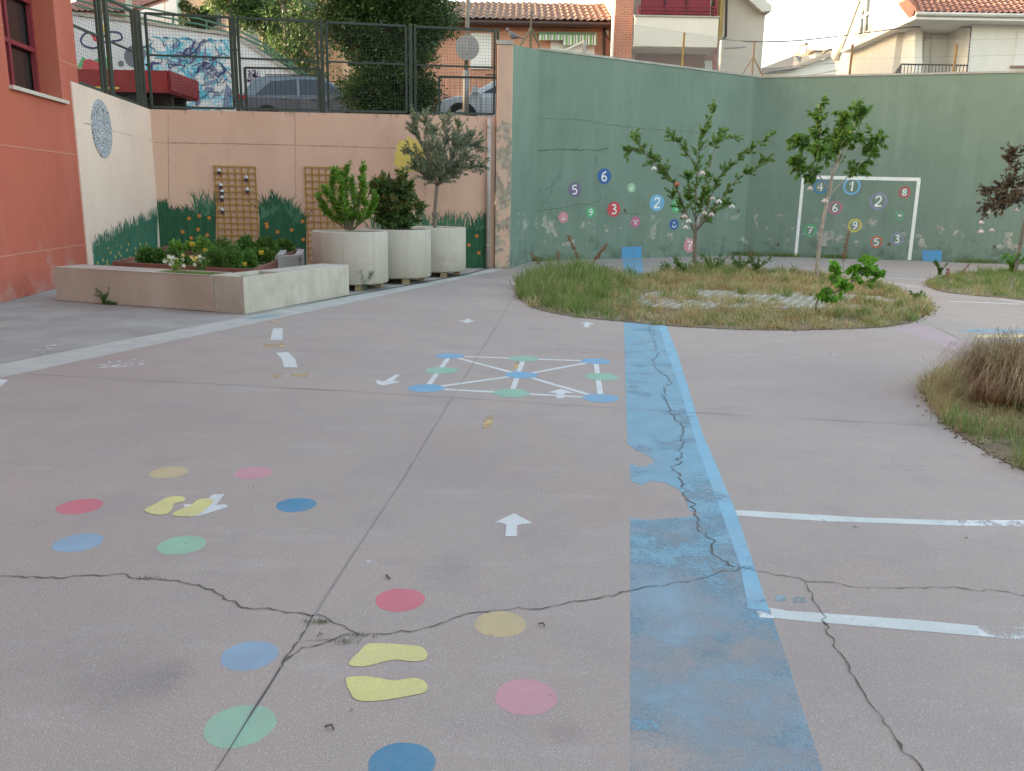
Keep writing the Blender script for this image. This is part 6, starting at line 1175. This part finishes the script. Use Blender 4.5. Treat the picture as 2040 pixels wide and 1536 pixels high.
# bench trough flowers
M_pet = mat('white petals', (.78, .78, .70), None, 9, .7, 0); M_petp = mat('apricot petals', (.7, .5, .22), None, 9, .7, 0); M_pety = mat('yellow petals', (.62, .5, .06), None, 9, .7, 0)
for i, (x, y, k_, m_) in enumerate(((343, 536, 9, M_pet), (352, 540, 6, M_pet), (400, 540, 4, M_petp), (390, 539, 5, M_petp), (404, 541, 4, M_pet))):
    b_ = G(x, y+3, hb_-.04); t = plant('flower', ('white flowers with pale leaves, left end of the trough', 'white flowers next to the left end of the trough', 'few apricot flowers at the trough end', 'apricot flowers in the middle of the trough', 'few white flowers near the bench joint')[i], 'flower', b_, 'flowers in the bench trough'); mb = MB(); ps = []
    for _ in range(5): ps.append(limb(mb, [b_, b_+V((random.gauss(0, .04), random.gauss(0, .03), .1)), b_+V((random.gauss(0, .07), random.gauss(0, .05), .17))], .003, .002, 4))
    mb.build('stem', M_stem, t); twleaves(ps, 14, .045, .03, L_lime if i < 2 else L_mid, 'foliage', t)
    mb = MB()
    for _ in range(k_):
        q = b_+V((random.gauss(0, .06), random.gauss(0, .04), random.uniform(.1, .24)))
        for j in range(5): a_ = j*1.257; mb.poly(q, q+V((math.cos(a_-.5)*.022, -.01, math.sin(a_-.5)*.022)), q+V((math.cos(a_)*.032, -.014, math.sin(a_)*.032)), q+V((math.cos(a_+.5)*.022, -.01, math.sin(a_+.5)*.022)))
    mb.build('petals', m_, t)
nn_ = 2200; s_ = rng.random(nn_); bs = np.array([(qa(LJ*.64+(LJ*.34)*a_, .08+.3*rng.random(), hb_-.05)) for a_ in s_]); o_ = blades('trough_herbs', bs, .07, .009, rng.normal(size=(nn_, 2))*.6, L_gg, None); tag(o_, 'low sparse herbs growing in the bench trough', 'ground cover', None, 'stuff')
# vegetables
def clump(x, y, z, wpx, hpx, m_, n_, L, W_, label, Y_off=0, name='vegetable_plant', cat='vegetable'):
    b_ = G(x, y, z); r_ = wpx/2/F*b_.y; h = hpx/F*b_.y; t = plant(name, label, cat, b_, 'plants of the raised beds'); mb = MB(); ps = []
    for _ in range(12): a_ = random.uniform(0, 6.3); q = random.random(); ps.append(limb(mb, [b_, b_+V((math.cos(a_)*r_*q*.5, math.sin(a_)*r_*q*.4, h*.5)), b_+V((math.cos(a_)*r_*q, math.sin(a_)*r_*.7*q, h*random.uniform(.6, .95)))], .005, .002, 4))
    mb.build('stem', M_stem, t); d = norm(rng.normal(size=(n_, 3))); d[:, 2] = np.abs(d[:, 2]); rr_ = rng.uniform(.3, 1, (n_, 1)); pos = np.array(b_)+d*rr_*np.array([r_, r_*.7, h]); leaves('foliage', pos, d+rng.normal(size=(n_, 3))*.7, L, W_, m_, t); return t
L_veg = leafmat('vegetable leaf', [(.06, .16, .03), (.10, .24, .05), (.045, .12, .025), (.13, .27, .06)], .5, .35); L_let = leafmat('lettuce leaf', [(.16, .32, .06), (.2, .37, .08), (.12, .26, .05)], .5, .4)
for x, y, w_, h, m_, n_, L, W_, lab in ((293, 522, 38, 30, L_veg, 1100, .06, .035, 'dense parsley like clump at the left end of the front bed'), (318, 523, 26, 28, L_veg, 800, .06, .035, 'second leafy clump from the left in the front bed'), (345, 526, 24, 26, L_dark, 500, .07, .04, 'darker leafy clump third in the front bed'), (368, 527, 30, 22, L_veg, 600, .05, .02, 'feathery clump beside the yellow flower'),
    (395, 528, 44, 20, L_veg, 900, .05, .012, 'low feathery clump in the middle of the front bed'), (430, 532, 40, 40, L_veg, 1500, .06, .014, 'tall feathery carrot tops in the front bed'), (465, 534, 44, 46, L_veg, 1800, .06, .014, 'tallest feathery carrot tops in the front bed'), (497, 533, 34, 38, L_veg, 1200, .06, .016, 'feathery tops at the right end of the front bed'), (352, 508, 22, 26, L_let, 260, .1, .08, 'round lettuce left in the rear bed'), (378, 507, 18, 22, L_let, 220, .1, .07, 'small lettuce in the rear bed'),
    (405, 508, 40, 34, L_let, 380, .09, .06, 'light green lettuce in the middle of the rear bed'), (445, 508, 44, 36, L_veg, 1000, .07, .02, 'feathery herb right of the light lettuce'), (490, 508, 40, 34, L_veg, 700, .1, .05, 'leafy clump below the trellis corner'), (530, 508, 44, 30, L_mid, 500, .13, .07, 'broad leaved squash plant in the rear bed'), (565, 506, 40, 24, L_mid, 450, .13, .07, 'broad leaved plant at the right of the rear bed'), (520, 520, 60, 22, L_mid, 600, .11, .06, 'low broad leaved plant trailing over the front board'), (425, 515, 60, 24, L_veg, 900, .06, .02, 'loose herbs between the two beds')):
    clump(x, y, hz-.02, w_, h, m_, n_, L, W_, lab)
for i, (x, y, r_, py) in enumerate(((382, 486, 6, 515), (389, 517, 8, 530), (408, 499, 5, 520), (487, 526, 5, 535), (520, 503, 6, 520))):
    b_ = G(x+2, py, hz); q = P(x, y, b_.y); t = plant('paper_flower', 'yellow flower marker on a stem, ' + ('highest in the left bed', 'largest, in front of the beds', 'pale one between the lettuces', 'low one among carrot tops', 'bright one beside the right bed end')[i], 'flower', b_, 'yellow flowers of the raised beds'); MB().tube([b_, b_.lerp(q, .5)+V((.01, 0, 0)), q], .004, 5).build('stem', M_stem, t)
    rr_ = r_/F*q.y; MB().slab([q+V((math.cos(a_)*rr_*(1.25 if k % 2 else .8), .004*k, math.sin(a_)*rr_*(.9 if k % 2 else .7))) for k, a_ in enumerate([j*.785 for j in range(8)])], (0, .008, 0)).build('petals', M_pety, t)
# ================================================================ STREET TREES
Yt_ = 22.5; bT = V((P(775, 200, Yt_).x, Yt_, zst(Yt_))); t = plant('street_tree', 'big dense evergreen tree behind the fence, sunlit at its upper left', 'tree', bT); mb = MB()
limb(mb, [bT, bT+V((0, 0, 2.0)), bT+V((.1, 0, 4.5))], .16, .08, 10); paths = []
lob = [(775, 178, 88, 55, 0), (748, 130, 55, 50, -.2), (808, 140, 60, 60, .1), (775, 80, 85, 60, .2), (720, 40, 80, 60, 0), (670, 25, 48, 45, -.2), (840, 35, 70, 70, .1), (770, -10, 120, 60, .3), (700, -50, 80, 60, 0), (850, -60, 80, 60, .2), (770, -120, 110, 70, .2), (780, 205, 80, 35, 0), (835, 190, 45, 45, .2), (715, 190, 35, 45, -.3), (705, 75, 26, 30, -.2), (850, 70, 26, 30, 0), (770, -200, 80, 60, .2)]
pos = []; drs = []
for x, y, rx, ry, dy in lob:
    c_ = P(x, y, Yt_+dy); r3 = np.array([rx/F*Yt_, (rx+20)/2/F*Yt_*1.3, ry/F*Yt_]); limb(mb, [bT+V((0, 0, 1.2)), bT.lerp(c_, .6), c_], .05, .012, 5); k_ = int(r3[0]*r3[2]*1500)
    cc = np.array(c_)+norm(rng.normal(size=(k_//9, 3)))*rng.uniform(.45, 1.0, (k_//9, 1))*r3; 
    for c1_ in cc: d = rng.normal(size=(40, 3)); pos.append(c1_+d*.095); drs.append(d+np.array([0, 0, .3])+(c1_-np.array(c_))*.8)
mb.build('trunk', M_bark, t); pos = np.concatenate(pos); drs = np.concatenate(drs); leaves('crown', pos, drs, .10, .045, leafmat('evergreen leaf', [(.03, .075, .022), (.045, .10, .028), (.022, .055, .018), (.07, .14, .035)], .38, .16), t); NT = len(pos)
for i, (x, x2, Y_, lab) in enumerate(((527, 520, 34, 'slender street tree with an ochre trunk, left one of the pair'), (571, 565, 33, 'slender street tree right of its pair, before the orange house'), (463, 458, 33.5, 'street tree with a thick pale trunk before the pink house'))):
    bT = V((P(x, 150, Y_).x, Y_, 3.4)); t = plant('slender_tree', lab, 'tree', bT, 'slender street trees'); mb = MB(); limb(mb, [bT, P(x, 90, Y_), P(x2, 20, Y_), P(x2, -60, Y_)], .16 if i < 2 else .26, .08, 8); pos = []; drs = []
    L_ = ((500, 28, 30, 24), (520, -10, 45, 30), (545, 50, 24, 30), (500, 5, 30, 20)) if i == 0 else ((580, 30, 45, 40), (600, 80, 35, 40), (560, 100, 30, 35), (610, 130, 30, 30), (575, -20, 50, 30), (640, 60, 30, 50)) if i == 1 else ((436, -2, 22, 10), (478, -8, 30, 20), (492, 30, 12, 22), (455, -40, 40, 30))
    for lx, ly, rx, ry in L_:
        c_ = P(lx, ly, Y_); limb(mb, [P(x2, min(ly+50, 90), Y_), c_], .04, .01, 5); r3 = np.array([rx/F*Y_, rx/F*Y_, ry/F*Y_]); cc = np.array(c_)+rng.normal(size=(30, 3))*.5*r3
        for c1_ in cc: d = rng.normal(size=(26, 3)); pos.append(c1_+d*.15); drs.append(d-np.array([0, 0, .6]))
    mb.build('trunk', M_bark, t); leaves('crown', np.concatenate(pos), np.concatenate(drs), .17, .07, L_tree, t)
print('tree leaves', NT)
